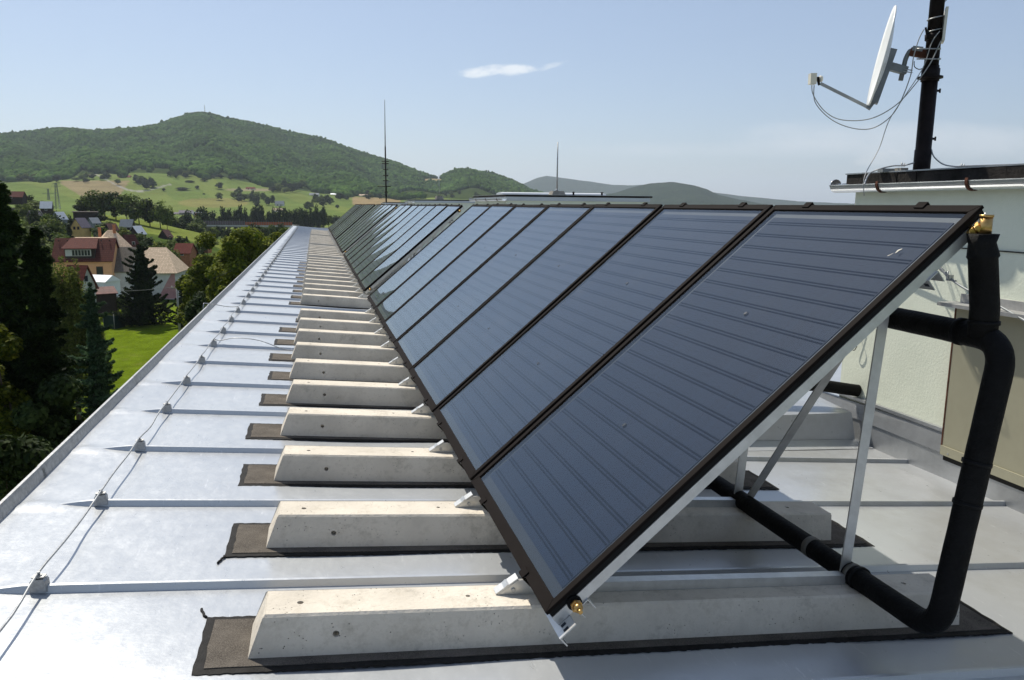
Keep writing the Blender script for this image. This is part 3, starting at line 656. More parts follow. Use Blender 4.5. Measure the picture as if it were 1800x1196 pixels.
# ------------------------------------------------------------------ mast, dish, flat antenna, cables
mx_, my_ = 4.05, 4.63
t = thing('antenna_mast', 'thick black steel mast rising from the near green hut', 'mast', (mx_, my_, .25))
MB().tube([(mx_, my_, .20), (mx_, my_, .40), (mx_, my_, .402), (mx_, my_, .95)], [.054, .054, .050, .050], 20).tube([(mx_, my_, .93), (mx_, my_, 2.6)], [.045, .045], 20).build('pole', M['mast'], t)
MB().tube([(mx_, my_, .868), (mx_, my_, .88)], .105*.75, 24).tube([(mx_, my_, .85), (mx_, my_, .93)], .057, 20).build('collar', M['mast'], t)
pr = np.array([RI[0], RI[1], 0.])
b = MB()
for z, s in ((.79, 1), (.345+.13, 1)):
    a = Vector((mx_, my_, z)); e = a+Vector(pr)*.075*s; b.tube([a, e], .008, 8).tube([e+Vector((0, 0, -.014)), e+Vector((0, 0, .014))], .006, 6)
b.build('clamp_bolt', M['mast'], t)
md = math.hypot(mx_, my_)
def mp(px, py, dd=0.): return Vector(atD(px, py, md+dd))
# dish seen almost edge-on
topd, botd = mp(1571, 15, -.02), mp(1527, 186, -.10); c = (topd+botd)/2-Vector(RI)*.004
upv = (topd-botd).normalized(); vd = Vector(FW).normalized(); vh = Vector((c.x, c.y, 0)).normalized()
nrm = upv.cross(vh).normalized()
if nrm.dot(Vector(RI)) > 0: nrm = -nrm
nrm = (nrm - vh*.10).normalized()
side = nrm.cross(upv).normalized(); hh = (topd-botd).length/2; ww = hh*.93
t = thing('satellite_dish', 'white satellite dish seen edge-on, carried by the black mast', 'satellite dish', tuple(c))
n, m = 40, 8; vs = [c-nrm*.045]; fs = []
for j in range(1, m+1):
    q = j/m
    for k in range(n):
        a = 2*math.pi*k/n; vs.append(c+upv*(hh*q*math.sin(a))+side*(ww*q*math.cos(a))-nrm*.045*(1-q*q))
fs += [(0, 1+k, 1+(k+1) % n) for k in range(n)]
fs += [(1+(j-1)*n+k, 1+j*n+k, 1+j*n+(k+1) % n, 1+(j-1)*n+(k+1) % n) for j in range(1, m) for k in range(n)]
rf = MB().add(vs, fs, True).build('reflector', M['white'], t)
so_ = rf.modifiers.new('thick', 'SOLIDIFY'); so_.thickness = .0035; so_.offset = 0
rim = [c+upv*(hh*math.sin(a))+side*(ww*math.cos(a))-nrm*.004 for a in np.linspace(0, 2*math.pi, 49)]
MB().tube(rim, .006, 8, caps=False).build('rim', M['white'], t)
bk = c-nrm*.055
b = MB(); b.bar(bk+upv*.06-nrm*.012, botd-nrm*.03+upv*.02, .05, .045, nrm); b.bar(botd-nrm*.03+upv*.05, botd-upv*.022+nrm*.0, .032, .03, nrm)
b.build('back_strut', M['greyp'], t)
pj = mp(1579, 126); b = MB(); b.tube([bk+side*.022+upv*.005, bk-side*.022+upv*.005], .026, 16); b.bar(mp(1560, 116, -.04), mp(1593, 125), .05, .05); b.build('tilt_bracket', M['greyp'], t)
lnb = mp(1434, 139, -.12)
MB().bar(botd-upv*.012, mp(1442, 147, -.12), .016, .020).build('feed_arm', M['alud'], t)
b = MB(); e = mp(1428, 139, -.12); rx = Vector(RI); b.bar(e-rx*.02+Vector((0, 0, -.001)), e+rx*.022, .05, .072, (0, 0, 1)); b.tube([e+rx*.045, e+rx*.055, e+rx*.068], [.019, .023, .019], 14)
lo = b.build('feed_horn', M['ivory'], t)
MB().tube([e+rx*.02, e+rx*.047], .015, 12).bar(mp(1440, 150, -.12), mp(1437, 138, -.12), .02, .016).build('feed_clamp', M['mast'], t)
b = MB(); b.tube(bend([mp(1583, 142), mp(1592, 103), mp(1600, 88), mp(1618, 92), mp(1628, 96)], .02), .0155, 12); b.build('mount_tube', M['greyp'], t)
b = MB(); b.bar(mp(1600, 91), mp(1632, 97), .055, .05); b.build('rusty_mount_shoe', M['rust'], t)
b = MB(); b.bar(mp(1604, 86), mp(1622, 88), .056, .03)
for y_ in (86, 104):
    ub = MB().tube(bend([mp(1652, y_, -.055), mp(1612, y_, -.055), mp(1612, y_, .055), mp(1652, y_, .055)], .03), .0045, 8); ub.bar(mp(1651, y_, -.07), mp(1651, y_, .07), .02, .012); ub.build('u_bolt', M['steel'], t)
b.build('shoe_cap', M['greyp'], t)
for y_ in (121, 125): MB().tube([mp(1582, y_, -.03), mp(1604, y_+3, -.03)], .0035, 6).build('bolt', M['steel'], t)
t = thing('panel_antenna', 'flat white panel antenna strapped to the top of the black mast', 'antenna', tuple(mp(1660, 45)))
ac, bc_ = mp(1656, 74, .02), mp(1663, 16, .02); ax = (bc_-ac).normalized(); rx2 = Vector(RI)
b = MB(); b.hexa([ac-rx2*.006-vh*.07, ac+rx2*.012-vh*.07, ac+rx2*.012+vh*.07, ac-rx2*.006+vh*.07, bc_-rx2*.006-vh*.07, bc_+rx2*.012-vh*.07, bc_+rx2*.012+vh*.07, bc_-rx2*.006+vh*.07]); b.build('housing', M['ivory'], t)
b = MB(); b.bar(mp(1652, 60, .02), mp(1656, 30, .02), .06, .02, rx2); b.build('back_plate', M['alud'], t)
b = MB()
for y_ in (33, 55):
    ctr = Vector((mx_, my_, mp(1641, y_).z)); b.tube([ctr+Vector((.05*math.cos(a), .05*math.sin(a), .01*math.sin(a+2))) for a in np.linspace(0, 2*math.pi, 20)], .004, 6, caps=False)
b.build('strap', M['steel'], t)
t = thing('mast_clamp', 'small black clamp plate on the left side of the mast', 'clamp', tuple(mp(1630, 57)))
b = MB(); b.bar(mp(1630, 64, -.03), mp(1627, 49, -.03), .03, .012).bar(mp(1628, 60, -.02), mp(1640, 62, -.02), .02, .012); b.tube([mp(1641, 68).lerp(mp(1641, 68), 0)-Vector((0, 0, .008)), mp(1641, 60)], .053, 20); b.build('plate', M['mast'], t)
def wirep(name, pts, r, m, lab, cat='cable'):
    return tag(MB().tube(spline([mp(*p) for p in pts], 8), r, 6).build(name, m), lab, cat)
wirep('coaxial_cable', [(1427, 150, -.12), (1430, 168, -.12), (1450, 196, -.10), (1480, 211, -.08), (1530, 209, -.04), (1575, 185, -.06), (1610, 147, -.06), (1635, 112, -.06), (1648, 85, -.055), (1654, 72, -.04)], .0035, M['cable'], 'pale cable drooping from the dish feed up to the panel antenna')
wirep('coaxial_cable', [(1431, 150, -.12), (1433, 180, -.12), (1458, 208, -.10), (1492, 224, -.08), (1528, 227, -.05), (1558, 212, -.06), (1580, 185, -.06), (1600, 135, -.06), (1606, 100, -.06), (1615, 70, -.06), (1624, 52, -.06)], .0035, M['cable'], 'lowest hanging pale cable from the dish feed to the mast')
wirep('thin_drop_cable', [(1652, 55, -.06), (1638, 75, -.06), (1622, 120, -.06), (1590, 170, -.08), (1563, 212, -.10), (1545, 262, -.14), (1520, 310, -.42), (1519, 345, -.42)], .003, M['cable'], 'thin cable dropping from the mast over the gutter edge')
wirep('cable_loop', [(1607, 108, -.04), (1608, 118, -.05), (1618, 122, -.05), (1629, 112, -.05), (1630, 90, -.055), (1645, 66, -.055), (1652, 52, -.05)], .003, M['cablek'], 'small black cable loop beside the rusty dish bracket')
wirep('mast_top_wire', [(1656, 8, 0), (1664, 0, 0), (1680, -14, 0)], .003, M['cablek'], 'short black wire leaving the mast at the top edge of the photo')
zt2 = .265
g1 = [Vector((4.05, 4.66, .40)), Vector((4.02, 4.8, .31)), Vector((3.98, 4.95, zt2+.02)), Vector((3.93, 5.1, zt2+.01)), Vector((3.88, 5.2, zt2-.02))]
wirep('roof_wire', [(1637, 262, -.02), (1642, 276, -.02), (1658, 289, -.02), (1680, 293, -.02), (1700, 292, -.02), (1800, 289, -.02), (1860, 288, -.02)], .005, M['steel'], 'grey wire along the top of the near hut to the right of the mast', 'wire')
wirep('roof_wire', [(1612, 285, -.02), (1590, 291, -.02), (1570, 292, -.02), (1548, 297, -.05), (1528, 306, -.10), (1519, 325, -.42)], .005, M['steel'], 'grey wire along the top of the near hut to the left of the mast', 'wire')
for k, (px, py, lab) in enumerate(((1585, 290, 'left'), (1690, 292, 'right'))):
    t = thing('wire_support', 'small metal wire support on the near hut roof, %s of the mast' % lab, 'wire clamp', tuple(mp(px, py)))
    b = MB(); p = mp(px, py+3); b.box(tuple(p-Vector((.03, .03, .03))), tuple(p+Vector((.03, .03, -.01)))); b.build('base', M['concd'], t)
    b = MB(); b.tube([p, p+Vector((0, 0, .025))], .006, 6).tube([p+Vector((.02, 0, 0)), p+Vector((.02, 0, .022))], .005, 6); b.build('bolt', M['steel'], t)
t = thing('wire_block', 'flat grey block on the near hut roof under the left wire', 'wire clamp', tuple(mp(1557, 298, .0)))
p = mp(1557, 300, .05); b = MB(); b.bar(p-Vector(RI)*.04, p+Vector(RI)*.05, .08, .024); b.build('block', M['greyp'], t)
# whips on the far huts
t = thing('whip_antenna', 'slim grey rod on a concrete block on the second hut', 'antenna', (5.3, 17.6, .245))
p = Vector(atY(979, 338, 17.6)); p.z = .245; t.location = p; tp_ = Vector(atY(980, 250, p.y)); 
MB().tube([p+Vector((0, 0, .1)), (p.x, p.y, tp_.z)], [.020, .012], 8).build('rod', M['steel'], t)
s_ = .17; MB().hexa([p+Vector(q) for q in ((-s_, -s_, 0), (s_, -s_, 0), (s_, s_, 0), (-s_, s_, 0), (-s_*.75, -s_*.75, .1), (s_*.75, -s_*.75, .1), (s_*.75, s_*.75, .1), (-s_*.75, s_*.75, .1))]).build('block', M['concd'], t)
MB().tube([p+Vector((0, 0, .1)), p+Vector((0, 0, .15))], .03, 8).build('socket', M['steel'], t)
p = Vector(atY(772, 346, 33.)); p.z = .23
t = thing('whip_antenna', 'very short thin rod on a small block on the third hut', 'antenna', tuple(p))
MB().tube([p+Vector((0, 0, .08)), (p.x, p.y, atY(772, 308, p.y)[2])], .012, 6).build('rod', M['steel'], t); MB().tube([p, p+Vector((0, 0, .16))], [.20, .14], 8, smooth=False).build('block', M['concd'], t)
p = Vector(atY(679, 357, 46.2)); p.z = .15
t = thing('aerial_pole', 'tall dark whip aerial with short cross rungs on the farthest hut', 'antenna', tuple(p))
zt3 = atY(680, 258, p.y)[2]; zt4 = atY(681, 176, p.y)[2]
MB().tube([p, (p.x, p.y, zt3)], .042, 8).build('pole', M['mast'], t); MB().tube([(p.x, p.y, zt3), (p.x+.02, p.y, zt4)], [.03, .012], 6).build('whip', M['mast'], t)
for k, (yy, w_) in enumerate(((284, .22), (288, .2), (298, .16), (309, .16), (318, .16), (328, .3), (338, .12))):
    z = atY(680, yy, p.y)[2]; MB().tube([(p.x-w_*(1.6 if k == 5 else 1), p.y, z), (p.x+w_*.9, p.y, z)], .025, 6).build('rung', M['mast'], t)
t = thing('skylight', 'long low pale skylight on top of the second hut', 'skylight', (5.3, 18.5, .24))
b = MB(); b.prism([(-.35, 0), (.35, 0), (.30, .06), (0, .085), (-.30, .06)], (4.3, 18.5, .24), (6.9, 18.5, .24), (0, 1, 0), (0, 0, 1)); b.build('glazing', M['silver'], t)
for (px, yv) in ((1008, 0), (1058, 0)):
    p = Vector(atY(px, 342, 17.0)); p.z = .24
    t = thing('roof_vent', 'small dark vent on the second hut, %s of the rod antenna' % ('just right' if px == 1008 else 'far right'), 'roof vent', tuple(p))
    MB().tube([p, p+Vector((0, 0, .07))], .022, 10).build('stem', M['mast'], t); MB().tube([p+Vector((0, 0, .07)), p+Vector((0, 0, .085))], [.045, .02], 10).build('cowl', M['mast'], t)

# ------------------------------------------------------------------ terrain
pxs = np.arange(-2600, 4400, 20.); azs = np.array([az(p) for p in pxs])
def az2px(a): return np.interp(a, azs, pxs)
def elev(px, py): d = ray(px, py); return d[2]/math.hypot(d[0], d[1])
def prof(D, pts): return (np.array([p for p, _ in pts], float), np.array([elev(p, q)*D for p, q in pts]))
def flat(z): return (np.array([0., 1.]), np.array([z, z]))
SKY = [(-900, 262), (-500, 250), (0, 243), (60, 235), (120, 231), (180, 234), (240, 231), (280, 223), (320, 212), (345, 205), (360, 203), (378, 204), (400, 210), (440, 218), (500, 231), (560, 246), (600, 259), (650, 275), (700, 290), (750, 309), (772, 315), (790, 309), (812, 304), (830, 303), (850, 305), (870, 309), (900, 320), (935, 338), (1000, 358), (1200, 372), (2500, 376)]
LV = [(0, flat(-17.8)), (60, flat(-17.8)), (115, flat(-17.7)), (150, flat(-17.0)),
      (360, prof(360, [(-900, 370), (0, 370), (90, 373), (150, 376), (190, 378), (231, 384.5), (283, 394), (318, 402), (357, 412), (400, 430), (500, 436), (2500, 436)])),
      (400, prof(400, [(-900, 372), (0, 372), (90, 375), (150, 380), (190, 382), (231, 390), (283, 402), (318, 408), (357, 416), (400, 426), (2500, 426)])),
      (560, flat(-24)), (700, prof(700, [(-900, 385), (0, 385), (300, 397), (450, 397), (600, 392), (2500, 392)])),
      (900, prof(900, [(-900, 366), (0, 366), (100, 372), (230, 378), (400, 380), (600, 376), (2500, 376)])),
      (1200, prof(1200, [(-900, 341), (0, 341), (150, 344), (230, 350), (300, 352), (450, 353), (550, 359), (620, 362), (900, 366), (1100, 374), (2500, 376)])),
      (1500, prof(1500, [(-900, 323), (0, 323), (90, 317), (150, 306), (230, 303), (340, 304), (400, 311), (430, 319), (470, 325), (520, 332), (620, 345), (700, 351), (760, 346), (900, 356), (1100, 372), (2500, 376)])),
      (1900, prof(1900, [(-900, 300), (0, 296), (150, 280), (300, 270), (400, 277), (500, 295), (620, 322), (700, 336), (760, 336), (830, 334), (935, 354), (1100, 372), (2500, 376)])),
      (2600, prof(2600, SKY)), (3100, prof(3100, [(p, q+18) for p, q in SKY])), (4500, flat(-40)), (16000, flat(-60))]
def tz(px, D):
    px = np.asarray(px, float); D = np.asarray(D, float); zs = np.array([np.interp(px, *l[1]) for l in LV]); ds = np.array([l[0] for l in LV], float)
    i = np.clip(np.searchsorted(ds, D, side='right')-1, 0, len(ds)-2); f = np.clip((D-ds[i])/(ds[i+1]-ds[i]), 0, 1)
    if zs.ndim == 1: z = zs[i]*(1-f)+zs[i+1]*f
    else:
        ii = np.arange(px.size).reshape(px.shape); zf = zs.reshape(len(ds), -1); k = ii.ravel(); iv = i.ravel()
        z = (zf[iv, k]*(1-f.ravel())+zf[iv+1, k]*f.ravel()).reshape(px.shape)
    w = np.clip((D-1500)/500, 0, 1)*np.clip((3000-D)/350, 0, 1)*np.clip((1000-px)/200, 0, 1)
    z = z + w*(13*np.sin(px*.021+D*.0042)*np.cos(px*.0087-D*.0031)+9*np.sin(px*.055+D*.003)+5*np.sin(px*.012-D*.011))*np.clip(1-np.abs(D-2600)/1500*0-0, 0, 1)*np.where(D > 2300, np.clip((2620-D)/320, 0.15, 1), 1)
    w2 = np.clip((D-600)/200, 0, 1)*np.clip((1600-D)/200, 0, 1)
    return z + w2*1.6*np.sin(px*.03+D*.009)
def at(px, D, py=None):
    """ground point in direction px at horizontal distance D; with py the point seen at that pixel"""
    a = az(px, 370 if py is None else py)
    z = float(tz(az2px(a), D)) if py is None else elev(px, py)*D
    return Vector((math.sin(a)*D, math.cos(a)*D, z))
def gz(x, y): return float(tz(az2px(math.atan2(x, y)), math.hypot(x, y)))
Dm = np.concatenate([np.arange(100, 600, 4), np.arange(600, 3000, 8)])
def hit(px, py):
    a = az(px, py); pp = az2px(a); zz = tz(np.full(Dm.shape, pp), Dm); e = elev(px, py)
    k = np.nonzero(zz/Dm >= e)[0]; return float(Dm[k[0]]) if len(k) else 2600.
aa = np.radians(np.concatenate([np.arange(-180, -44, 4.), np.arange(-44, 20, .13), np.arange(20, 181, 4.)]))
dd = np.concatenate([[0.01, 8, 16, 25, 35, 45], np.arange(55, 420, 7), np.arange(420, 900, 14), np.arange(900, 1620, 10), np.arange(1620, 3200, 28), [3400, 3800, 4500, 6000, 9000, 16000]])
A, Dg = np.meshgrid(aa, dd); P_ = az2px(A); Zt = tz(P_, Dg)
Zt = Zt + np.where(Dg < 420, .12*np.sin(A*90+Dg*.4), 0)
Vt = np.stack([np.sin(A)*Dg, np.cos(A)*Dg, Zt], -1).reshape(-1, 3); na = len(aa); ix = np.arange(len(dd)*na).reshape(len(dd), na)
Ft = np.stack([ix[:-1, :-1], ix[:-1, 1:], ix[1:, 1:], ix[1:, :-1]], -1).reshape(-1, 4)[:, ::-1]
me = np_mesh('ground', Vt, Ft, True)
# land cover per vertex (crop and grass colours, by place)
cx = Vt@FW; PX_ = 900+F_*(Vt@R2)/np.maximum(cx, .01); PY_ = 598-F_*(Vt@U2)/np.maximum(cx, .01); Df = Dg.ravel()
C = np.tile(np.array([.115, .160, .045]), (len(Vt), 1)); jit = rng.normal(0, 1, len(Vt))
def paint(mask, c, a=1.): C[mask] = C[mask]*(1-a)+np.array(c)*a
far = (Df > 640) & (Df < 1640)
paint(far & (np.sin(PX_*.045+Df*.012) > .2), (.145, .18, .052), .8)
paint(far & (PX_ > 105) & (PX_ < 226+(PY_-320)*-.6) & (PY_ < 322+(PX_-105)*.62) & (PY_ > 318) & (PY_ < 349), (.225, .185, .105))
paint(far & (PX_ > 20) & (PX_ < 600) & (PY_ < 313) & (PX_ < 120), (.19, .18, .09), .7)
paint(far & (np.hypot((PX_-375)/62, (PY_-357)/8.5) < 1), (.20, .185, .07), .8)
paint(far & (np.hypot((PX_-440)/45, (PY_-334)/2.6) < 1), (.26, .22, .15), .8)
paint(far & (PX_ > 618) & (PX_ < 705) & (PY_ > 347) & (PY_ < 360), (.26, .20, .11))
paint(far & (PX_ > 590) & (PX_ < 720) & (PY_ > 336) & (PY_ < 347), (.19, .20, .07))
paint((Df > 1480) & (PX_ < 730), (.035, .055, .018)); paint((Df > 1750), (.03, .05, .016))
paint((Df > 1480) & (Df < 1750) & (PX_ >= 730), (.035, .055, .018))
paint((Df > 1900) & (PX_ > 740) & (PX_ < 782) & (PY_ < 323), (.25, .21, .12))
paint((Df > 2200) & (PX_ > 900), (.05, .08, .03))
slope = (Df > 290) & (Df < 420) & (PX_ > 175) & (PX_ < 420); paint(slope, (.155, .19, .045))
paint((Df > 130) & (Df < 300), (.055, .085, .02)); paint((Df < 60), (.02, .03, .012)); 
paint((Df >= 60) & (Df < 146), (.115, .165, .012)); paint((Df >= 420) & (Df < 640), (.06, .09, .025))
road = far & (np.abs(PY_-(318+(PX_-190)*.13+ 12*np.sin((PX_-190)*.035))) < 1.2) & (PX_ > 165) & (PX_ < 300); paint(road, (.3, .29, .26), .8)
ca = me.color_attributes.new('cover', 'FLOAT_COLOR', 'POINT'); ca.data.foreach_set('color', np.concatenate([np.clip(C, 0, 1), np.ones((len(C), 1))], 1).astype(np.float32).ravel())
m, t_, b_ = nt('land_cover'); at_ = N(t_, 'ShaderNodeAttribute', attribute_name='cover')
c_ = mix(t_, 1., at_.outputs['Color'], ramp(t_, noise(t_, .014, 8, .7), [(.3, .72), (.55, 1.), (.8, 1.25)]), 'MULTIPLY')
c_ = mix(t_, 1., c_, ramp(t_, noise(t_, .45, 6, .75), [(.3, .7), (.7, 1.25)]), 'MULTIPLY')
c_ = mix(t_, ramp(t_, noise(t_, .11, 6, .75), [(.52, 0.), (.70, .55)]), c_, (.17, .16, .05))
c_ = mix(t_, 1., c_, ramp(t_, noise(t_, 3.5, 4, .8), [(.3, .75), (.7, 1.2)]), 'MULTIPLY')
setc(t_, b_, c_); b_.inputs['Roughness'].default_value = 1; b_.inputs['Specular IOR Level'].default_value = 0
bump(t_, b_, noise(t_, 2.2, 5, .7), .25)
g = link('ground', me, m); g['kind'] = 'structure'

def ridge(name, D, pts, w, c, seed):
    ps = np.arange(pts[0][0], pts[-1][0], 4.); ys_ = np.interp(ps, *zip(*pts)); n = len(ps)
    r = np.random.default_rng(seed); nn = np.convolve(r.normal(0, 1, n+8), np.ones(5)/5, 'same')[4:-4]*.5
    rows = []
    for k, q in enumerate(np.linspace(-1, 1, 25)):
        h = max(0., 1-abs(q))**.8; V = []
        for p, y, e in zip(ps, ys_, nn):
            a = az(p); Dk = D+q*w+math.sin(p*.02+q*3)*w*.08; z = -60+(elev(p, y-e)*D+60)*h*(1+.05*math.sin(p*.06+q*9)*(1-h))
            V.append((math.sin(a)*Dk, math.cos(a)*Dk, z))
        rows.append(V)
    V = np.array(rows).reshape(-1, 3); ix = np.arange(25*n).reshape(25, n)
    o = link(name, np_mesh(name, V, np.stack([ix[:-1, :-1], ix[:-1, 1:], ix[1:, 1:], ix[1:, :-1]], -1).reshape(-1, 4)[:, ::-1], True), c); o['kind'] = 'structure'; return o
mh, th, bh = nt('far_forest'); setc(th, bh, ramp(th, noise(th, .012, 9, .75), [(.35, (.014, .026, .014)), (.6, (.030, .046, .024)), (.8, (.055, .07, .035))])); bh.inputs['Roughness'].default_value = 1
bh.inputs['Specular IOR Level'].default_value = 0; bump(th, bh, noise(th, .03, 6, .7), 14.)
ridge('hill', 4300, [(930, 360), (1000, 350), (1080, 339), (1110, 330), (1140, 323), (1180, 320.5), (1220, 327), (1240, 333), (1260, 342), (1300, 351), (1360, 362), (1500, 366)], 900, mh, 3)
ridge('hill', 7600, [(820, 345), (900, 331), (925, 321), (945, 312), (960, 309), (985, 312), (1000, 314), (1040, 320), (1075, 325), (1110, 326), (1130, 325), (1200, 331), (1280, 342), (1330, 347.5), (1400, 354), (1490, 358), (1700, 361), (2300, 364)], 1000, mh, 5)
ridge('hill', 7200, [(-1200, 225), (-400, 228), (-60, 232), (5, 236), (40, 245), (120, 262), (240, 300)], 1000, mh, 6)

# ------------------------------------------------------------------ leaf trees
def leaves(P, Nn, s, asp=.6):
    n = len(P); Nn = Nn+rng.normal(0, .55, (n, 3)); Nn /= np.linalg.norm(Nn, axis=1)[:, None]+1e-9
    t = np.cross(Nn, rng.normal(0, 1, (n, 3))); t /= np.linalg.norm(t, axis=1)[:, None]+1e-9; b = np.cross(Nn, t)
    s = np.asarray(s*np.ones(n))[:, None]*rng.uniform(.6, 1.3, (n, 1))
    V = np.stack([P-t*s, P-b*s*asp, P+t*s, P+b*s*asp], 1).reshape(-1, 3)
    return V, np.arange(4*n).reshape(n, 4)
def dec_crown(H, Rr, z0, n, s, nc=38, sq=1., blob=.30):
    k = rng.normal(0, 1, (nc, 3)); k /= np.linalg.norm(k, axis=1)[:, None]; rad = rng.uniform(.35, .88, nc)[:, None]
    hz = (H-z0)/2; c = k*rad*np.array([Rr, Rr, hz*sq]); c[:, 2] += z0+hz; c[:, :2] *= (1.05-.35*((c[:, 2:3]-z0)/(H-z0)))
    br = rng.uniform(.7, 1.25, nc)*blob*Rr
    i = rng.integers(0, nc, n); d = rng.normal(0, 1, (n, 3)); d /= np.linalg.norm(d, axis=1)[:, None]; d[:, 2] = d[:, 2]*.8+.12
    P = c[i]+d*(br[i]*rng.uniform(.55, 1.08, n))[:, None]
    return leaves(P, d+np.array([0, 0, .5]), s), c
def con_crown(H, Rr, z0, n, s, lev=30, droop=.28, pw=.8, nb=13):
    m = lev*nb; per = max(5, int(n*.8)//m); fz = 1-(1-(np.arange(m)+rng.random(m))/m)**.85
    Ps, Ns = [], []
    for f in fz:
        z = z0+(H-z0)*f; r = Rr*(1-f)**pw+.06; a = rng.uniform(0, 2*math.pi)
        r *= 1+.16*math.sin(a*2+z*.7)+.12*math.sin(a*3-z*1.9); rl = r*rng.uniform(.42, 1.0)**.7*1.12; q = rng.uniform(.05, 1, per)**.55
        x = q*rl; off = rng.normal(0, 1, per)*(1.02-q*.8)*rl*.16
        zz = z-droop*rl*q**1.2+.5*rl*np.maximum(q-.7, 0)-np.abs(rng.normal(0, .07, per))*rl*(1.1-q*.7)
        Ps.append(np.stack([x*math.cos(a)-off*math.sin(a), x*math.sin(a)+off*math.cos(a), zz], 1)); Ns.append(np.tile([math.cos(a)*.6, math.sin(a)*.6, .7], (per, 1)))
    k = int(n*.2); f = rng.random(k)*.97; a = rng.uniform(0, 6.283, k); rr = (Rr*(1-f)**pw)*.42*rng.random(k)**.5       # dense inner boughs
    Ps.append(np.stack([rr*np.cos(a), rr*np.sin(a), z0+(H-z0)*f], 1)); Ns.append(rng.normal(0, 1, (k, 3)))
    tz_ = rng.uniform(0, .09, 70)*H; Ps.append(np.stack([rng.normal(0, 1, 70)*(.03+tz_*.10), rng.normal(0, 1, 70)*(.03+tz_*.10), H-tz_], 1)); Ns.append(np.tile([0, 0, 1.], (70, 1)))
    return leaves(np.concatenate(Ps), np.concatenate(Ns), s, .45), None
def weep_crown(H, Rr, z0, n, s):
    m = 260; Ps = []
    for k in range(m):
        a = rng.uniform(0, 2*math.pi); r = Rr*math.sqrt(rng.uniform(.02, 1)); zt = z0+(H-z0)*(1-.55*(r/Rr)**2)*rng.uniform(.65, 1.); ln = rng.uniform(.12, .34)*H; q = rng.uniform(0, 1, n//m)
        Ps.append(np.stack([r*math.cos(a)+rng.normal(0, .12, len(q))+q*.3*math.cos(a), r*math.sin(a)+rng.normal(0, .12, len(q))+q*.3*math.sin(a), zt-ln*q], 1))
    P = np.concatenate(Ps); return leaves(P, np.tile([0, 0, .6], (len(P), 1))+rng.normal(0, .6, (len(P), 3)), s, .5), None
def tree(name, base, H, crown, trunk_r, lm, label, cat, group=None, limbs=5, parent_copy=None):
    (V, Fq), c = crown
    t = thing(name, label, cat, tuple(base), group)
    link('crown', np_mesh('crown', V, Fq), lm, t, True)
    mb = MB(); mb.tube([(0, 0, -.5), (rnd.uniform(-.1, .1), rnd.uniform(-.1, .1), H*.3), (rnd.uniform(-.2, .2), rnd.uniform(-.2, .2), H*.6), (0, 0, H*.74)], [trunk_r, trunk_r*.75, trunk_r*.45, trunk_r*.08], 9)
    if c is not None:
        for q in c[rng.permutation(len(c))[:limbs*3]]:
            z = max(.2*H, q[2]*.55); mb.tube([(0, 0, z), (q[0]*.45, q[1]*.45, (z+q[2])/2+.1), tuple(q)], [trunk_r*.35, trunk_r*.2, trunk_r*.06], 6)
    mb.build('trunk', M['bark'], t, True)
    return t
def topH(px, pytop, D, zb): return elev(px, pytop)*D-zb
def plant(kind, px, pytop, D, wpx, label, cat='tree', n=9000, s=.14, name=None, lm=None, group=None, z0f=.12, nc=38, zb=None, **kw):
    zb = at(px, D).z if zb is None else zb; H = topH(px, pytop, D, zb); Rr = wpx/2*D/F_*1.0
    a = az(px, 500); base = Vector((math.sin(a)*D, math.cos(a)*D, zb))
    H = elev(px, pytop)*D-zb
    if kind == 'con': cr = con_crown(H, Rr, H*z0f, n, s, lev=max(14, int(H*2.0)), **kw)
    elif kind == 'weep': cr = weep_crown(H, Rr, H*.25, n, s)
    else: cr = dec_crown(H, Rr, H*z0f, n, s, nc)
    return tree(name or {'con': 'spruce_tree', 'weep': 'birch_tree'}.get(kind, 'deciduous_tree'), base, H, cr, max(.08, H*.016), M[lm or {'con': 'lspruce', 'weep': 'lbirch'}.get(kind, 'ldec')], label, cat, group)

plant('con', 16, 318, 36, 200, 'tallest dark spruce at the left edge, pointed top against the hill', pw=.68, nb=7, n=80000, s=.15, z0f=.03)
plant('con', 66, 398, 33, 175, 'dark dense spruce just right of the tallest one at the left edge', pw=.6, nb=7, droop=.15, n=70000, s=.15, z0f=.03)
plant('con', -75, 380, 34, 200, 'dark spruce cut by the left edge of the photo', n=36000, s=.17, z0f=.05)
plant('weep', 118, 440, 62, 84, 'yellow green birch with hanging twigs in front of the orange house', n=42000, s=.12)
plant('con', 158, 498, 44, 125, 'slim blue green spruce standing alone before the lawn', pw=.62, nb=6, droop=.05, n=60000, s=.105, lm='lblue', z0f=.03)
plant('dec', -6, 500, 32, 135, 'leafy yellow green tree in the lower left in front of the dark spruces', n=36000, s=.09, lm='ldec', nc=48, z0f=.02)
plant('dec', 60, 640, 31, 190, 'dark shaded broadleaf tree at the foot of the spruces', n=60000, s=.11, lm='ldark', nc=90, z0f=.02)
plant('dec', 138, 705, 24, 70, 'small light green shrub peeping over the roof edge', 'shrub', n=5000, s=.07, lm='ldec', nc=12, name='garden_shrub', zb=-11.0)
plant('dec', -20, 720, 22, 260, 'very dark tree below the roof edge at the lower left', n=60000, s=.09, lm='ldark', nc=80, z0f=.02)
plant('con', 250, 431, 124, 80, 'dark spruce with upswept branches in front of the beige roofed house', pw=.5, nb=5, droop=-.12, n=36000, s=.22, z0f=.02)
plant('con', 322, 492, 120, 46, 'small dark spruce right behind the utility pole', pw=.6, nb=6, droop=0., n=14000, s=.2, z0f=.02)
plant('dec', 370, 408, 84, 100, 'round yellow green tree left of the broadleaf group beside the roof edge', n=34000, s=.19, nc=70)
plant('dec', 420, 382, 78, 124, 'tall sunlit broadleaf tree in the middle of the group beside the roof edge', n=42000, s=.19, nc=80)
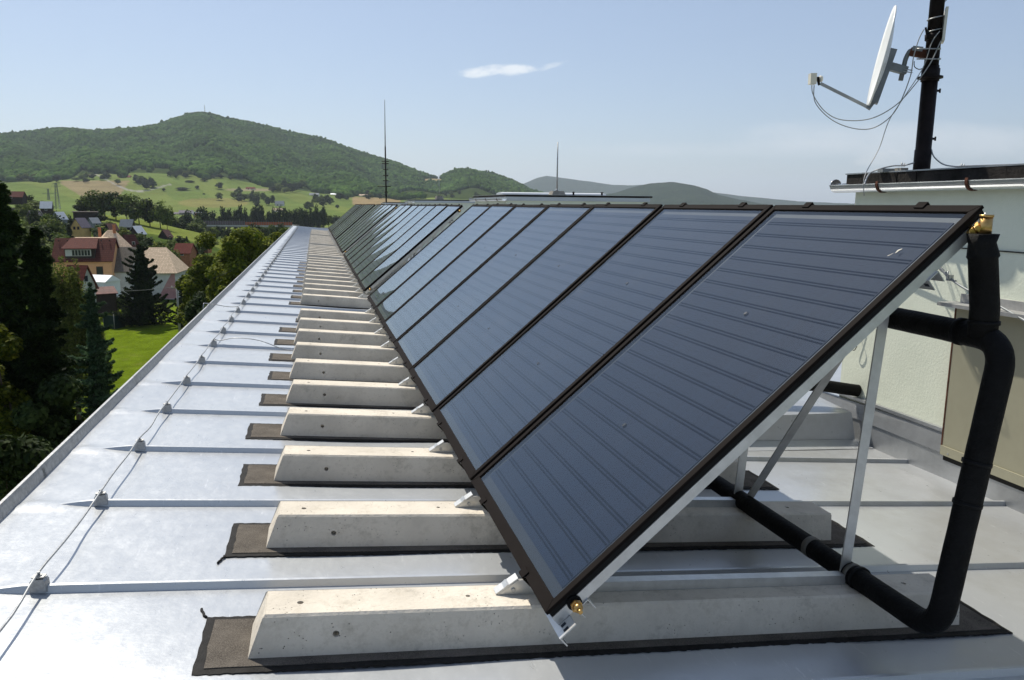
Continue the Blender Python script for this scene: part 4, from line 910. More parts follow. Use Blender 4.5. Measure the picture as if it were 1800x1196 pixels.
plant('dec', 478, 388, 84, 104, 'broadleaf tree at the right of the group beside the roof edge', n=34000, s=.19, nc=70)
plant('dec', 343, 446, 92, 66, 'leafy broadleaf tree at the left end of the group beside the roof edge', n=22000, s=.18, nc=60)
plant('dec', 392, 520, 66, 120, 'lower dark broadleaf tree beneath the group beside the roof edge', n=26000, s=.18, lm='ldark', nc=60)
plant('dec', 345, 500, 74, 60, 'narrow dark broadleaf tree near the roof edge right of the pole', n=9000, s=.14, lm='ldark')
plant('dec', 508, 388, 150, 58, 'olive green rounded tree before the bridge right end', n=9000, s=.26, lm='lmid')
plant('dec', 455, 392, 170, 80, 'grey green broadleaf tree before the bridge middle', n=8000, s=.28, lm='ldark')
plant('dec', 535, 404, 130, 40, 'dark broadleaf tree at the corner of the far roof end', n=5000, s=.24, lm='ldark')
for k, (px, pt, D, w) in enumerate(((206, 522, 138, 58), (226, 530, 134, 34), (338, 556, 90, 24))):
    plant('dec', px, pt, D, w, '%s low leafy bush on the lawn' % ['large', 'middle', 'small dark'][k], 'shrub', n=3500, s=.12, lm='lmid', name='garden_shrub', group='bushes on the lawn')

# meshes shared by the smaller trees
def lib(kind, H, Rr, n, s, nc=22, z0=.1, lm='lmid'):
    cr = con_crown(H, Rr, H*z0, n, s, lev=16) if kind == 'con' else dec_crown(H, Rr, H*z0, n, s, nc, blob=.36)
    t = tree('x', (0, 0, 0), H, cr, H*.02, M[lm], 'x', 'tree', limbs=3); cr_, tr_ = [c for c in t.children if c.name.startswith('crown')][0], [c for c in t.children if c.name.startswith('trunk')][0]
    r = (cr_.data, tr_.data); [bpy.data.objects.remove(o) for o in (cr_, tr_, t)]; return r
LIBD = [lib('dec', 10, 5, 1500, .55) for _ in range(4)]; LIBK = [lib('dec', 10, 4.6, 1500, .55, lm='ldark') for _ in range(3)]
LIBC = [lib('con', 10, 2.4, 1100, .4, lm='lspruce') for _ in range(2)]; LIBY = [lib('dec', 10, 5, 1300, .55, lm='lbirch')]
def small(px, pytop, D, wpx, lab, group, libs=LIBD, ground=None, name='leafy_tree', cat='tree', parts=True, pybase=None):
    if pybase is not None and D is None: D = hit(px, pybase)
    b = at(px, D); Hh = max(1.5, elev(px, pytop)*D-b.z+.2); cr_, tr_ = libs[rnd.randrange(len(libs))]
    sx = wpx/2*D/F_/5.; s = (sx, sx, Hh/10.)
    if parts:
        t = thing(name, lab, cat, tuple(b-Vector((0, 0, .2))), group); t.rotation_euler = (0, 0, rnd.uniform(0, 6.28)); t.scale = s
        for nm, d in (('crown', cr_), ('trunk', tr_)): o = bpy.data.objects.new(nm, d); col.objects.link(o); o.parent = t
    else:
        t = bpy.data.objects.new(name, cr_); col.objects.link(t); t.location = b-Vector((0, 0, .3)); t.scale = s; t.rotation_euler = (0, 0, rnd.uniform(0, 6.28)); tag(t, lab, cat, group)
    return t
# row of trees on the crest
for k, (px, pt, w) in enumerate(((146, 352, 26), (163, 333, 40), (184, 337, 36), (203, 338, 34), (222, 341, 36), (243, 343, 38), (262, 347, 34), (280, 352, 34), (292, 360, 22))):
    small(px, pt, 345-k*2, w*1.15, '%s spreading tree from the left in the row on the grassy crest' % ['leftmost small', 'second and tallest', 'third', 'fourth', 'fifth', 'sixth', 'seventh', 'eighth', 'rightmost low'][k], 'row of trees on the crest', LIBD if k % 3 else LIBK)
# dark poplars behind the bridge
for k in range(19):
    px = 392+k*9.7+rnd.uniform(-2, 2); pt = 366+4*math.sin(k*1.7)+rnd.uniform(-2, 3)-(2 if 5 < k < 9 else 0)
    small(px, pt, 590+rnd.uniform(-15, 15), 17, 'dark tree in the dense line behind the bridge', 'dark trees in a line behind the bridge', LIBK)
for k, (px, pt, D, w) in enumerate(((330, 372, 480, 30), (345, 378, 470, 30), (316, 386, 400, 34), (300, 380, 400, 30), (355, 365, 500, 30), (338, 392, 400, 36), (372, 372, 600, 22), (385, 380, 600, 20), (560, 378, 640, 22), (577, 376, 660, 24), (592, 380, 640, 24), (610, 378, 660, 26), (568, 372, 700, 22))):
    small(px, pt, D, w, ('bushy tree on the far side of the crest left of the bridge' if px < 400 else 'light green tree behind the far end of the roof'), 'trees left of the bridge' if px < 400 else 'trees beyond the roof end', LIBD if k % 2 else LIBK)
# garden trees between the cabins
gd = [(30, 372, 360, 40), (52, 352, 365, 36), (65, 352, 360, 40), (100, 380, 250, 34), (118, 396, 240, 40), (88, 385, 230, 36), (70, 398, 210, 44), (45, 400, 200, 50), (100, 408, 200, 44), (178, 399, 240, 30), (187, 388, 300, 26), (196, 405, 250, 24), (172, 376, 310, 24), (215, 402, 262, 20), (240, 410, 240, 22), (262, 400, 270, 26), (275, 398, 262, 26), (268, 412, 245, 28), (255, 418, 225, 30), (284, 410, 270, 24), (298, 420, 240, 26), (312, 416, 260, 24), (325, 416, 270, 26), (345, 424, 240, 30), (338, 436, 200, 36), (290, 428, 215, 28), (275, 424, 215, 24), (352, 412, 290, 26), (366, 424, 300, 26), (232, 424, 215, 16), (250, 428, 210, 22), (110, 428, 170, 46), (85, 430, 165, 54), (345, 405, 330, 30), (322, 404, 330, 22), (305, 402, 330, 20)]
for k, (px, pt, D, w) in enumerate(gd):
    if px > 255 and pt < 413: continue
    lb = LIBY if k == 13 else (LIBC if k % 9 == 4 else (LIBK if k % 3 == 0 else LIBD))
    small(px, pt, D, w*1.15, 'autumn tinted bush between the yellow cabin and the dark boarded cabin' if k == 13 else 'leafy garden tree among the small cabins on the hillside', None if k == 13 else 'garden trees among the cabins', lb, name='garden_tree')
for k in range(16):
    small(352+k*10.5+rnd.uniform(-4, 4), (401 if k < 9 else 397)+rnd.uniform(-3, 4), 400+rnd.uniform(-25, 25), rnd.uniform(16, 26), 'bushy tree standing in front of the bridge piers', 'bushy trees in front of the bridge', LIBK if k % 2 else LIBD)
for k, (px, pt, D, w) in enumerate(((108, 412, 205, 30), (92, 395, 235, 30), (78, 388, 250, 28), (186, 402, 235, 20), (211, 398, 275, 18), (228, 412, 235, 18), (268, 428, 200, 26), (282, 436, 190, 30), (300, 440, 185, 34), (248, 422, 215, 22), (336, 428, 260, 24), (318, 424, 230, 22), (60, 376, 290, 30))):
    small(px, pt, D, w, 'leafy garden tree among the small cabins on the hillside', 'garden trees among the cabins', (LIBD, LIBK, LIBY, LIBD)[k % 4], name='garden_tree')
for k, (px, pt, D, w) in enumerate(((44, 358, 300, 34), (62, 366, 270, 30), (84, 376, 262, 26), (96, 370, 300, 22), (40, 382, 235, 46), (120, 380, 270, 18), (168, 396, 262, 22), (52, 344, 372, 24))):
    small(px, pt, D, w, 'leafy garden tree among the small cabins on the hillside', 'garden trees among the cabins', (LIBD, LIBK)[k % 2], name='garden_tree')
# trees and copses on the far meadow (px, base py, height px, width px, count, spread)
cps = [((250, 322), 12, 11, 9, 26, 'scattered trees below the forest edge on the upper meadow'), ((262, 330), 14, 13, 8, 18, 'clump of trees right of the orange roofed farm on the meadow'), ((205, 316), 8, 9, 8, 24, 'trees around the small houses below the forest'),
       ((318, 312), 10, 10, 12, 26, 'trees thinning out below the forest tongue'), ((395, 316), 7, 10, 6, 16, 'small hedge trees on the upper right meadow'), ((60, 318), 11, 11, 14, 60, 'band of trees between the forest and the big field'), ((160, 318), 10, 10, 10, 40, 'hedge trees along the upper field edge'),
       ((425, 352), 13, 12, 16, 34, 'grove above the dark tree line'), ((455, 358), 15, 13, 14, 30, 'grove around the grey roofed farmhouse'), ((492, 337), 12, 12, 12, 24, 'grove right of the red roofed house on the meadow'), ((520, 336), 13, 12, 8, 14, 'tall grove below the forest edge'),
       ((565, 361), 14, 13, 13, 24, 'oval copse on the right meadow'), ((600, 353), 11, 11, 7, 12, 'small copse right of the oval copse'), ((655, 350), 9, 12, 8, 22, 'trees beside the beige roofed farm'), ((545, 366), 10, 11, 6, 16, 'bushes on the lower right meadow'),
       ((795, 345), 6, 8, 6, 16, 'trees in the clearing behind the third hut'), ((835, 346), 6, 8, 5, 16, 'trees beyond the roof of the third hut')]
for (cx_, cyy), h, w, n, sp, lab in cps:
    for k in range(int(n*.75)):
        px = cx_+rnd.gauss(0, sp*.55); py = cyy+rnd.gauss(0, 2.6)+(px-cx_)*.05; hh_ = h*rnd.uniform(.7, 1.3)
        small(px, py-hh_, None, w*rnd.uniform(.8, 1.4), lab, lab, LIBK if rnd.random() < .6 else LIBD, parts=False, pybase=py)
for (px, py, h, w, lab) in ((349, 334, 8, 8, 'lone round tree right of the meadow bushes'), (323, 335, 6, 20, 'low bush clump in the middle of the meadow'), (290, 337, 6, 6, 'small lone tree near the middle of the meadow'), (593, 367, 7, 7, 'lone round bush on the right meadow'), (337, 322, 5, 14, 'low bushes under the forest edge'), (360, 343, 3, 5, 'tiny bush on the lower meadow'), (388, 333, 13, 14, 'larger round tree at the left of the right meadow'), (362, 320, 6, 12, 'dark bush on the upper meadow')):
    small(px, py-h, None, w*1.2, lab, None, LIBK, parts=False, pybase=py)

# ------------------------------------------------------------------ forest on the hill (one mass)
def ico():
    import bmesh
    bm = bmesh.new(); bmesh.ops.create_icosphere(bm, subdivisions=2, radius=1.); V = np.array([v.co[:] for v in bm.verts]); Fq = np.array([[v.index for v in f.verts] for f in bm.faces]); bm.free(); return V, Fq
IV, IF = ico(); nF = 34000
a0, a1 = az(-160), az(965); Dr = np.sqrt(rng.uniform(1470**2, 2760**2, nF)); Ar = rng.uniform(a0, a1, nF); Pr = az2px(Ar)
zz = tz(Pr, Dr); edge = 1500+45*np.sin(Pr*.05)+30*np.sin(Pr*.13+1)+rng.normal(0, 10, nF)
cxs = np.stack([np.sin(Ar)*Dr, np.cos(Ar)*Dr, zz], 1); pyy = 598-F_*(cxs@U2)/(cxs@FW); pxx = 900+F_*(cxs@R2)/(cxs@FW)
keep = (Dr > edge) & ~((pxx > 744) & (pxx < 778) & (pyy < 322) & (pyy > 314) & (Dr > 1900)) & ~((pxx > 700) & (Dr < 1850)) & ~((pxx > 225) & (pxx < 340) & (Dr < 1600) & (rng.random(nF) < .75))
nE = 1500; De = rng.uniform(0, 55, nE); Ae = rng.uniform(a0, az(745), nE); Pe = az2px(Ae); De += 1500+45*np.sin(Pe*.05)+30*np.sin(Pe*.13+1)
ok = ~((Pe > 225) & (Pe < 340)); De, Ae, Pe = De[ok], Ae[ok], Pe[ok]
base = np.concatenate([cxs[keep], np.stack([np.sin(Ae)*De, np.cos(Ae)*De, tz(Pe, De)], 1)]); n = len(base)
rr_ = rng.uniform(4.2, 6.8, n); hs = rng.uniform(5.0, 7.6, n)*np.where(rng.random(n) < .06, 1.35, 1)
jit = 1+rng.normal(0, .11, (n, len(IV)))
V = IV[None]*jit[..., None]*np.stack([rr_, rr_, hs], 1)[:, None]+base[:, None]; V[..., 2] += (hs*.45)[:, None]
Fq = (IF[None]+(np.arange(n)*len(IV))[:, None, None]).reshape(-1, 3)
o = link('forest', np_mesh('forest', V.reshape(-1, 3), Fq), M['lfar']); o['kind'] = 'stuff'
tag(o, 'dense broadleaf forest covering the large hill', 'forest')

# ------------------------------------------------------------------ houses
def house(name, lab, cat, px, py, D, w, dep, hw, hr, yaw, wallm, roofm, over=.35, win=(), chim=(), hip=0., base=2.5, group=None, gable=None):
    """w along the ridge (local x), dep across; px,py = middle of the near wall foot"""
    k_ = math.cos(az(px, py)-YAW) if px < 420 else 1.                       # real size at that distance from the eye
    p = at(px, D, py)+Vector((-math.sin(yaw), math.cos(yaw), 0))*dep*k_/2; t = thing(name, lab, cat, tuple(p), group, (0, 0, yaw)); t.scale = (k_,)*3
    m = MB(); hx, hy = w/2, dep/2
    m.box((-hx, -hy, -base), (hx, hy, hw))
    if hip < .99: m.add([(-hx, -hy, hw), (-hx, hy, hw), (-hx, 0, hw+hr-.05), (hx, -hy, hw), (hx, hy, hw), (hx, 0, hw+hr-.05)], [(0, 1, 2), (4, 3, 5)]) if hip == 0 else None
    m.build('wall', wallm, t, True)
    r = MB(); ox, oy = hx+over, hy+over; dz_ = over*hr/hy; rx_ = ox-hip*hx if hip else ox; th_ = .14
    vs = [(-ox, -oy, hw-dz_), (ox, -oy, hw-dz_), (ox, oy, hw-dz_), (-ox, oy, hw-dz_), (-rx_, 0, hw+hr), (rx_, 0, hw+hr)]
    vs2 = [(x, y, z-th_) for x, y, z in vs]
    r.add(vs+vs2, [(0, 1, 5, 4), (2, 3, 4, 5), (7, 6, 10, 11), (9, 8, 11, 10), (0, 6, 7, 1), (2, 8, 9, 3)] + ([(1, 2, 5), (3, 0, 4), (1, 7, 8, 2), (3, 9, 6, 0)] if hip else [(1, 7, 11, 5), (5, 11, 8, 2), (0, 4, 10, 6), (4, 3, 9, 10)]))
    ro = r.build('roof', roofm, t, True)
    for (cxx, cyy, ch) in chim:
        z = hw+hr*(1-abs(cyy)/hy); c = MB(); c.box((cxx-.3, cyy-.3, z-.4), (cxx+.3, cyy+.3, z+ch)); c.box((cxx-.36, cyy-.36, z+ch), (cxx+.36, cyy+.36, z+ch+.12)); c.build('chimney', M['brick'], ro, True)
    for (side_, a, z, ww_, wh, fm) in win:
        fr, pn = MB(), MB()
        def bx(mb, e, o1, o2):
            u0, u1, v0, v1 = a-ww_/2-e, a+ww_/2+e, z-e, z+wh+e
            if side_ == 'f': mb.box((u0, -hy-o2, v0), (u1, -hy-o1, v1))
            else:
                s = 1 if side_ == 'r' else -1; lo_, hi_ = (hx+o1, hx+o2) if s > 0 else (-hx-o2, -hx-o1); mb.box((lo_, u0, v0), (hi_, u1, v1))
        bx(fr, .1, .0, .03); bx(pn, 0, .0305, .045); wo = fr.build('window', fm, t, True); pn.build('pane', M['wind'], wo, True)
    return t
W_, B_ = M['winf'], M['winb']
# orange house with dormer
h = house('orange_house', 'big orange house with dark red roof and wide dormer', 'house', 150, 519, 150, 10.2, 7.4, 6.9, 3.9, R(0), M['orange'], M['tred'], win=[('f', 2.9, 3.9, 1.0, 1.5, B_), ('f', -1.0, 3.5, 1.1, 1.5, B_), ('r', -1.2, 3.4, 1.0, 1.4, B_), ('f', 1.6, .6, 1.2, 1.4, B_)])
dm = MB(); dm.box((-3.0, -3.55, 7.0), (2.2, -.8, 9.0)); d_ = dm.build('dormer', M['dark'], h, True)
r_ = MB(); r_.hexa([(-3.5, -3.95, 8.86), (2.7, -3.95, 8.86), (2.2, -.05, 10.74), (-2.6, -.05, 10.74), (-3.5, -3.95, 8.98), (2.7, -3.95, 8.98), (2.2, -.05, 10.86), (-2.6, -.05, 10.86)]); r_.build('dormer_roof', M['tred'], d_, True)
wb = MB(); wb.box((-2.9, -3.61, 7.5), (1.6, -3.555, 8.75)); wb.build('window_band', M['wallw'], d_, True)
for k in range(6):
    x = -1.7+k*.54; MB().box((x, -3.65, 7.6), (x+.42, -3.615, 8.65)).build('pane', M['wind'], d_, True)
ch_ = MB()
for k in range(7): ch_.box((-4.7+k*1.5, -.9, 10.2), (-4.55+k*1.5, -.7, 10.48))
ch_.build('roof_vents', M['dark'], h, True)
# smaller house left of it
house('gabled_house', 'small red roofed house with pale gable in front of the orange house', 'house', 128, 540, 124, 3.0, 3.6, 3.4, 3.2, R(-24), M['wallw'], M['tred2'], over=.4, win=[('r', 0, 1.6, .9, 1.2, W_), ('r', -.2, 4.0, .8, .9, W_)])
# beige roofed house
h = house('beige_roofed_house', 'large house with faded beige hipped tile roof', 'house', 252, 517, 152, 12.2, 10.4, 4.5, 4.3, R(-4), M['wallw'], M['tbeige'], over=.5, hip=.5, win=[('f', -3, 1.6, 1.1, 1.3, W_), ('f', 0.2, 1.6, 1.1, 1.3, W_)])
MB().add([(2.6, -5.23, -1), (6.05, -5.23, -1), (6.05, -5.23, 3.9), (5.4, -5.23, 3.9)], [(0, 1, 2, 3)]).build('pink_wall_patch', M['pink'], h, True)
h = house('grey_roofed_annex', 'darker grey tiled annex between the orange and the beige roofed house', 'house', 215, 515, 150, 3.4, 8.0, 4.4, 4.2, R(-4), M['wallw'], simple('old_grey_tiles', (.17, .15, .125), .9, 0, .2, 3), over=.3)
h = house('pyramid_roofed_house', 'house behind the orange one with pale pyramid roof and brick chimneys', 'house', 205, 470, 182, 8.5, 9., 3.9, 4.6, R(20), M['orange'], M['tbeige'], over=.5, hip=.95, chim=[(-2.6, -1.4, 1.9), (.6, -.5, 1.6)])
h = house('flat_beige_house', 'long low beige roof just behind the orange house', 'house', 156, 465, 178, 8.5, 8, 5.0, 1.0, R(0), M['orange'], M['tbeige'], over=.3, hip=.3)
# cabins
cab = [(81, 372, 345, 5.2, 5.0, 2.3, 3.0, 5, 'dark', 'silver', 'dark cabin with pale silver roof high on the left slope'), (66, 382, 285, 4.6, 3.6, .8, 2.0, 45, 'dark', 'purple', 'low cabin with violet grey roof left of the silver one'),
       (112, 388, 262, 3.4, 4.0, 1.0, 2.4, 55, 'grey', 'silver', 'small cabin with bright metal roof left of the yellow one'), (152, 406, 262, 4.6, 5.4, 1.9, 3.2, 60, 'yellow', 'purple', 'yellow cabin with violet grey pitched roof'),
       (170, 398, 285, 3.5, 4.0, 1.8, 2.0, 45, 'grey', 'grey', 'small grey roofed cabin right of the yellow one'), (221, 404, 300, 5.2, 4.6, 1.8, 2.9, -10, 'dark', 'grey', 'dark boarded cabin with blue grey roof on the slope'),
       (201, 408, 262, 3.6, 3.8, 1.2, 2.2, 45, 'dark', 'brown', 'low brown roofed cabin before the blue grey roofed one'), (250, 414, 268, 4.4, 4.8, 1.0, 2.8, 60, 'dark', 'silver', 'black cabin with bright silver roof side'),
       (299, 420, 285, 3.4, 4.4, 1.3, 2.6, 60, 'dark', 'brown', 'lone brown cabin with steep roof at the foot of the crest'), (235, 433, 205, 3.6, 3.8, .6, 2.9, 50, 'dark', 'tred', 'steep dark red roofed cabin behind the beige roof'),
       (320, 452, 195, 4.8, 5.0, 1.6, 2.4, -15, 'brick', 'tred2', 'bright red roofed cabin right of the beige roof'), (357, 431, 240, 3.4, 3.0, .8, 1.1, -20, 'brick', 'tbeige', 'tiny pinkish roofed shed near the treetops'),
       (20, 350, 350, 10.5, 7.0, 1.4, 2.6, 0, 'dark', 'tred', 'long red roofed house at the left edge behind the spruce top'), (352, 384, 520, 7, 6, 2.2, 2., 10, 'brick', 'tred2', 'small reddish roof left of the bridge')]
for (px, py, D, w, dp, hw, hr, yw, wm, rm, lab) in cab:
    win = [('l', .8, .5, .7, .8, B_), ('l', -.8, .5, .7, .8, B_)] if wm == 'yellow' else [('f', 0, .4, .7, .7, W_)]
    house('garden_cabin', lab, 'cabin', px, py, D, w*.82, dp*.82, hw*.75, hr*.88, R(yw), M[wm], M[rm], over=.3, win=win, group='cabins on the hillside')
house('long_shed', 'long dark flat roofed shed above the yellow cabin', 'shed', 150, 380, 310, 8.5, 3.0, 1.6, .25, R(4), M['dark'], M['dark'])
# far houses on the meadow
fh = [(124, 306, 9, 3.2, 'wallw', 'grey', 'white house with grey roof below the forest on the far left'), (160, 311, 7, 2.4, 'wallw', 'brown', 'small reddish roofed house right of the far white one'), (218, 313, 11, 2.6, 'brick', 'tred2', 'far farm with orange red roof on the upper meadow'),
      (440, 334, 8, 2.6, 'wallw', 'tred2', 'far house with bright red roof alone on the right meadow'), (552, 345, 9, 3.0, 'wallw', 'grey', 'far white house with grey roof among groves'), (593, 344, 13, 2.4, 'grey', 'silver', 'long grey barn on the right meadow'),
      (641, 346, 10, 2.6, 'wallw', 'tbeige', 'far farm with beige roof left of the whip aerial'), (491, 363, 8, 4.0, 'wallw', 'grey', 'grey roofed farmhouse among the lower groves'), (489, 373, 9, 2.6, 'wallw', 'tbeige', 'pale beige roof below the grey roofed farmhouse'),
      (327, 378, 13, 3.0, 'concd', 'purple', 'wide dull violet roofed building in the valley field'), (311, 378, 5, 1.8, 'wallw', 'purple', 'small annex left of the violet roofed building'), (346, 379, 8, 2.4, 'grey', 'grey', 'flat grey barn right of the violet roofed building')]
for px, py, wpx2, hh_, wm, rm, lab in fh:
    D = hit(px, py); w = wpx2*2*D/F_*.85; house('farmhouse', lab, 'house', px, py+.5, D, w, max(6, w*.5), hh_, hh_*.9, R(rnd.uniform(-12, 12)), M[wm], M[rm], over=.5, win=[('f', -w*.2, hh_*.35, 1.2, 1.2, B_), ('f', w*.2, hh_*.35, 1.2, 1.2, B_)], group='far houses on the meadows')
# white marquee
p = at(178, 139, 516); t = thing('garden_marquee', 'white canvas marquee in front of the orange house', 'tent', tuple(p), None, (0, 0, R(-28)))
MB().hexa([(-2.3, -1.6, -.6), (2.3, -1.6, -.6), (2.3, 1.6, -.6), (-2.3, 1.6, -.6), (-2.3, -1.6, 2.0), (2.3, -1.6, 2.0), (2.3, 1.6, 2.0), (-2.3, 1.6, 2.0)]).build('side_wall', M['canvas'], t, True)
MB().add([(-2.45, -1.75, 1.98), (2.45, -1.75, 1.98), (2.45, 1.75, 1.98), (-2.45, 1.75, 1.98), (-2.4, 0, 2.95), (2.4, 0, 2.95)], [(0, 1, 5, 4), (2, 3, 4, 5), (1, 2, 5), (3, 0, 4)]).build('canopy', M['canvas'], t, True)
p = at(172, 133, 527); t = thing('lean_to', 'low brownish red lean-to roof beside the marquee', 'shed', tuple(p), None, (0, 0, R(25)))
MB().box((-2.4, -1.0, -2), (2.4, 1.0, .8)).build('wall', M['dark'], t, True); MB().hexa([(-2.6, -1.3, .85), (2.6, -1.3, .85), (2.6, 1.2, 1.7), (-2.6, 1.2, 1.7), (-2.6, -1.3, .97), (2.6, -1.3, .97), (2.6, 1.2, 1.82), (-2.6, 1.2, 1.82)]).build('roof', M['brown'], t, True)
t = thing('garden_fence', 'dark green sheet fence between the lawn and the houses', 'fence', tuple(at(190, 124)))
fp = [at(166, 124), at(185, 122), at(205, 124), at(224, 130)]; m_ = MB(); po = MB()
for a, b__ in zip(fp[:-1], fp[1:]): m_.bar(a+Vector((0, 0, .9)), b__+Vector((0, 0, .9)), .05, 1.9)
m_.build('panel', M['green'], t)
for a in fp: MB().tube([a, a+Vector((0, 0, 2.1))], .05, 8).build('post', M['post'], t)
# utility pole and wires
p = at(302, 112); pt_ = Vector((p.x, p.y, elev(301, 504)*112)); t = thing('utility_pole', 'grey utility pole on the lawn in front of the small dark spruce', 'pole', tuple(p))
MB().tube([p-Vector((0, 0, .4)), pt_], [.17, .11], 10).build('pole', M['post'], t)
MB().bar(pt_+Vector(RI)*-.75-Vector((0, 0, .25)), pt_+Vector(RI)*.75-Vector((0, 0, .25)), .1, .1).build('crossarm', M['post'], t)
for s in (-.65, 0, .65): MB().tube([pt_+Vector(RI)*s-Vector((0, 0, .2)), pt_+Vector(RI)*s+Vector((0, 0, .06))], .05, 8).build('insulator', M['wallw'], t)
q = at(130, 105); q.z = elev(130, 510)*105
tag(MB().tube(sag(pt_, q, .35), .018, 5).build('overhead_wire', M['cable']), 'thin overhead wire from the utility pole to the left', 'wire')
q2 = Vector(atD(420, 470, 62)); tag(MB().tube(sag(pt_, q2, .35), .016, 5).build('overhead_wire', M['cablek']), 'thin overhead wire from the utility pole up to the right', 'wire')
# pylons
def pylon(px, py0, py1, D, w, lab, arms):
    b = at(px, D, py0); H = elev(px, py1)*D-b.z; t = thing('power_pylon', lab, 'pylon', tuple(b)); m = MB(); r0, r1 = w, w*.35; n = 9
    for k in range(n):
        z0, z1 = H*k/n, H*(k+1)/n; a0_, a1_ = r0+(r1-r0)*k/n, r0+(r1-r0)*(k+1)/n; C4 = ((-1, -1), (1, -1), (1, 1), (-1, 1))
        for i, (x, y) in enumerate(C4):
            X_, Y_ = C4[(i+1) % 4]; m.bar((x*a0_, y*a0_, z0), (x*a1_, y*a1_, z1), .13, .13); m.bar((x*a0_, y*a0_, z0), (X_*a1_, Y_*a1_, z1), .09, .09)
    m.build('lattice', M['greyp'], t, True)
    for z, L in arms: MB().bar((-L, 0, H*z), (L, 0, H*z), .14, .18).build('crossarm', M['greyp'], t, True)
    return t
pylon(102, 368, 322, 400, .85, 'taller grey lattice pylon above the cabins', ((.96, 1.6), (.88, 1.9)))
pylon(86, 352, 332, 430, .4, 'shorter pylon with crossarms left of the tall one', ((.97, 1.4), (.55, 2.6)))
b = at(370, 2600); b.z -= 2; t = thing('hilltop_mast', 'thin transmitter mast on the summit of the wooded hill', 'mast', tuple(b)); Ht = elev(369, 185)*2600-b.z
MB().tube([(0, 0, 0), (0, 0, Ht*.8), (0, 0, Ht)], [1.0, .8, .4], 6).build('lattice', M['post'], t, True)
# road bridge
a_, c_ = at(352, 500, 397), at(520, 470, 398); t = thing('road_bridge', 'road bridge with violet and orange noise barriers in the valley', 'bridge', tuple(a_))
MB().bar(a_, c_, 9, 1.3).build('deck', M['concd'], t)
dv = (c_-a_); nb = 40; nrm2 = Vector((dv.y, -dv.x, 0)).normalized()
if nrm2.dot(a_) > 0: nrm2 = -nrm2
for k, (f0, f1, mm, h_) in enumerate(((0, .52, 'barrier', 2.3), (.5205, 1, 'barro', 1.7))):
    p0, p1 = a_.lerp(c_, f0)+nrm2*4.4, a_.lerp(c_, f1)+nrm2*4.4; MB().bar(p0+Vector((0, 0, .66+h_/2)), p1+Vector((0, 0, .66+h_/2)), .12, h_).build('noise_barrier', M[mm], t)
MB().bar(a_+nrm2*4.56+Vector((0, 0, .1)), c_+nrm2*4.56+Vector((0, 0, .1)), .1, .5).build('edge_beam', M['wallw'], t)
for k in range(nb): p0 = a_.lerp(c_, (k+.5)/nb)+nrm2*4.53; MB().bar(p0+Vector((0, 0, .5)), p0+Vector((0, 0, 3.1)), .14, .14, (1, 0, 0)).build('barrier_post', M['greyp'], t)
for f in (.08, .3, .55, .8): p0 = a_.lerp(c_, f); MB().bar(p0-Vector((0, 0, .6)), p0-Vector((0, 0, 10)), 2.2, 1.4, (1, 0, 0)).build('pier', M['concd'], t)

# ------------------------------------------------------------------ air, sky, sun, camera
HAZE = 6.5e-5
vm = bpy.data.materials.new('haze'); vm.use_nodes = True; t = vm.node_tree; t.nodes.clear(); o_ = N(t, 'ShaderNodeOutputMaterial'); pv = N(t, 'ShaderNodeVolumePrincipled')
pv.inputs['Density'].default_value = HAZE; pv.inputs['Color'].default_value = (.76, .87, 1, 1); pv.inputs['Anisotropy'].default_value = .3; t.links.new(pv.outputs[0], o_.inputs['Volume'])
hz = MB().box((-17500, -17500, -64), (17500, 17500, 640)).build('haze', vm); hz['kind'] = 'stuff'
SUN = Vector((-.27, .65, 1.)).normalized()
w = bpy.data.worlds.new('World'); scene.world = w; w.use_nodes = True; t = w.node_tree; bg = t.nodes['Background']; bg.inputs['Strength'].default_value = .108
sk = N(t, 'ShaderNodeTexSky', sky_type='NISHITA'); sk.sun_disc = False; sk.sun_elevation = math.asin(SUN.z); sk.sun_rotation = math.atan2(SUN.x, SUN.y); sk.altitude = 350; sk.air_density = 1.; sk.dust_density = 1.1; sk.ozone_density = 2.2
tc = N(t, 'ShaderNodeTexCoord'); out = sk.outputs[0]
def dotn(v):
    n_ = N(t, 'ShaderNodeVectorMath', operation='DOT_PRODUCT'); t.links.new(tc.outputs['Generated'], n_.inputs[0]); n_.inputs[1].default_value = tuple(v); return n_.outputs['Value']
def mth(op, a, b=None):
    n_ = N(t, 'ShaderNodeMath', operation=op)
    for i, s in enumerate((a, b)):
        if s is None: continue
        if isinstance(s, (int, float)): n_.inputs[i].default_value = s
        else: t.links.new(s, n_.inputs[i])
    return n_.outputs[0]
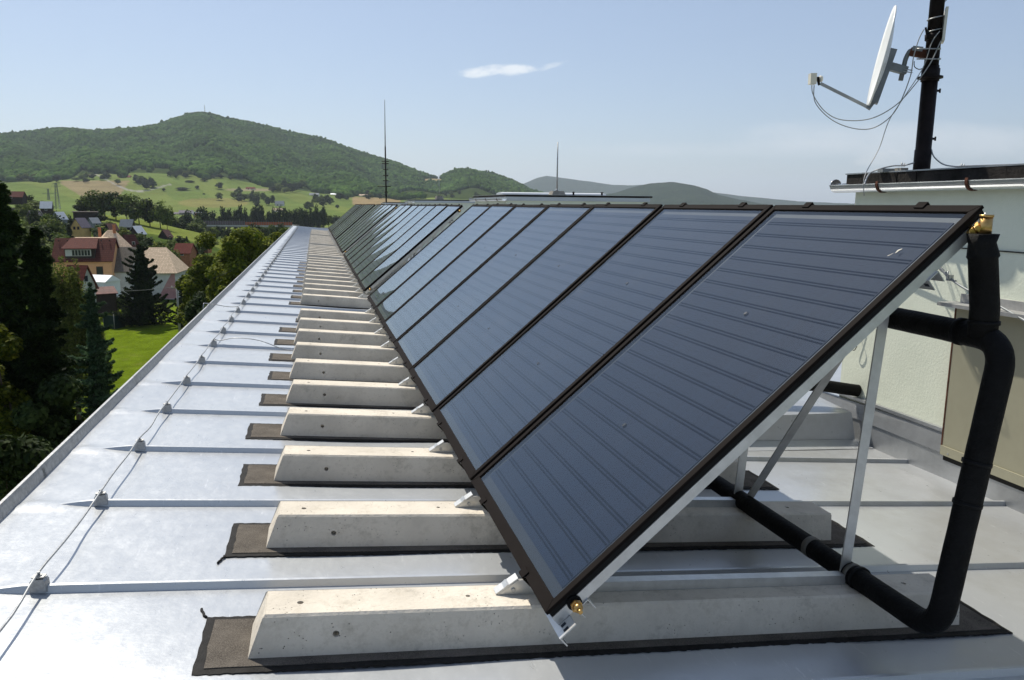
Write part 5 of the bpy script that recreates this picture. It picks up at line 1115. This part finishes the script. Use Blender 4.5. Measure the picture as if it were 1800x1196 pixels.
def cloud(src, px, py, wpx, hpx, tilt, amt, nscale, lo, hi, seedv, colr=(9.2, 9.2, 9.0)):
    d = Vector(ray(px, py)).normalized(); e1 = Vector(R2); e1 = (e1-d*e1.dot(d)).normalized(); e2 = d.cross(e1)*-1
    e1, e2 = e1*math.cos(tilt)+e2*math.sin(tilt), e2*math.cos(tilt)-e1*math.sin(tilt)
    a = mth('DIVIDE', dotn(e1), wpx/F_); b = mth('DIVIDE', dotn(e2), hpx/F_); f = dotn(d)
    r2_ = mth('ADD', mth('MULTIPLY', a, a), mth('MULTIPLY', b, b))
    cb = N(t, 'ShaderNodeCombineXYZ'); t.links.new(mth('MULTIPLY', dotn(e1), nscale*.45), cb.inputs[0]); t.links.new(mth('MULTIPLY', dotn(e2), nscale), cb.inputs[1]); cb.inputs[2].default_value = seedv
    nz = N(t, 'ShaderNodeTexNoise'); nz.inputs['Scale'].default_value = 1; nz.inputs['Detail'].default_value = 7; nz.inputs['Roughness'].default_value = .62; t.links.new(cb.outputs[0], nz.inputs[0])
    v = mth('SUBTRACT', mth('ADD', mth('SUBTRACT', 1., r2_), mth('MULTIPLY', mth('SUBTRACT', nz.outputs[0], .5), 2.6)), 0.)
    mr = N(t, 'ShaderNodeMapRange', interpolation_type='SMOOTHSTEP'); mr.inputs['From Min'].default_value = lo; mr.inputs['From Max'].default_value = hi; t.links.new(v, mr.inputs['Value'])
    k = mth('MULTIPLY', mth('MULTIPLY', mr.outputs[0], amt), mth('GREATER_THAN', f, 0.))
    return mix(t, k, src, colr)
out = mix(t, .40, out, (3.4, 3.95, 5.1))
out = cloud(out, 878, 124, 78, 14, R(3), .6, 60, .1, 1.0, 1.3)
out = cloud(out, 968, 116, 40, 7, R(14), .3, 90, .2, 1.2, 4.1)
out = cloud(out, 1556, 280, 52, 16, 0, .35, 50, .1, 1.2, 7.7, (8, 7.8, 7.6))
out = cloud(out, 1640, 246, 330, 30, R(-2), .38, 14, .0, 1.3, 3.3, (7.5, 7.6, 7.8))
out = cloud(out, 1330, 262, 330, 18, 0, .22, 14, .0, 1.3, 9.3, (7.5, 7.6, 7.8))
t.links.new(out, bg.inputs['Color'])
sl = bpy.data.lights.new('sun', 'SUN'); sl.energy = 5.0; sl.angle = R(.55); sl.color = (1, .935, .82); so = bpy.data.objects.new('sun', sl); col.objects.link(so)
so.rotation_euler = SUN.to_track_quat('Z', 'Y').to_euler(); so.location = (-10, 20, 40)
cam = bpy.data.cameras.new('camera'); co = bpy.data.objects.new('camera', cam); col.objects.link(co); scene.camera = co
cam.sensor_width = 36; cam.lens = F_/1800*36; cam.clip_start = .05; cam.clip_end = 40000
co.matrix_world = Matrix(((R2[0], U2[0], -FW[0], 0), (R2[1], U2[1], -FW[1], 0), (R2[2], U2[2], -FW[2], 0), (0, 0, 0, 1)))
scene.view_settings.view_transform = 'Standard'; scene.view_settings.look = 'None'; scene.view_settings.gamma = 1; scene.view_settings.exposure = .2
scene.render.engine = 'CYCLES'; scene.cycles.volume_bounces = 0; scene.cycles.max_bounces = 8; scene.cycles.transparent_max_bounces = 12
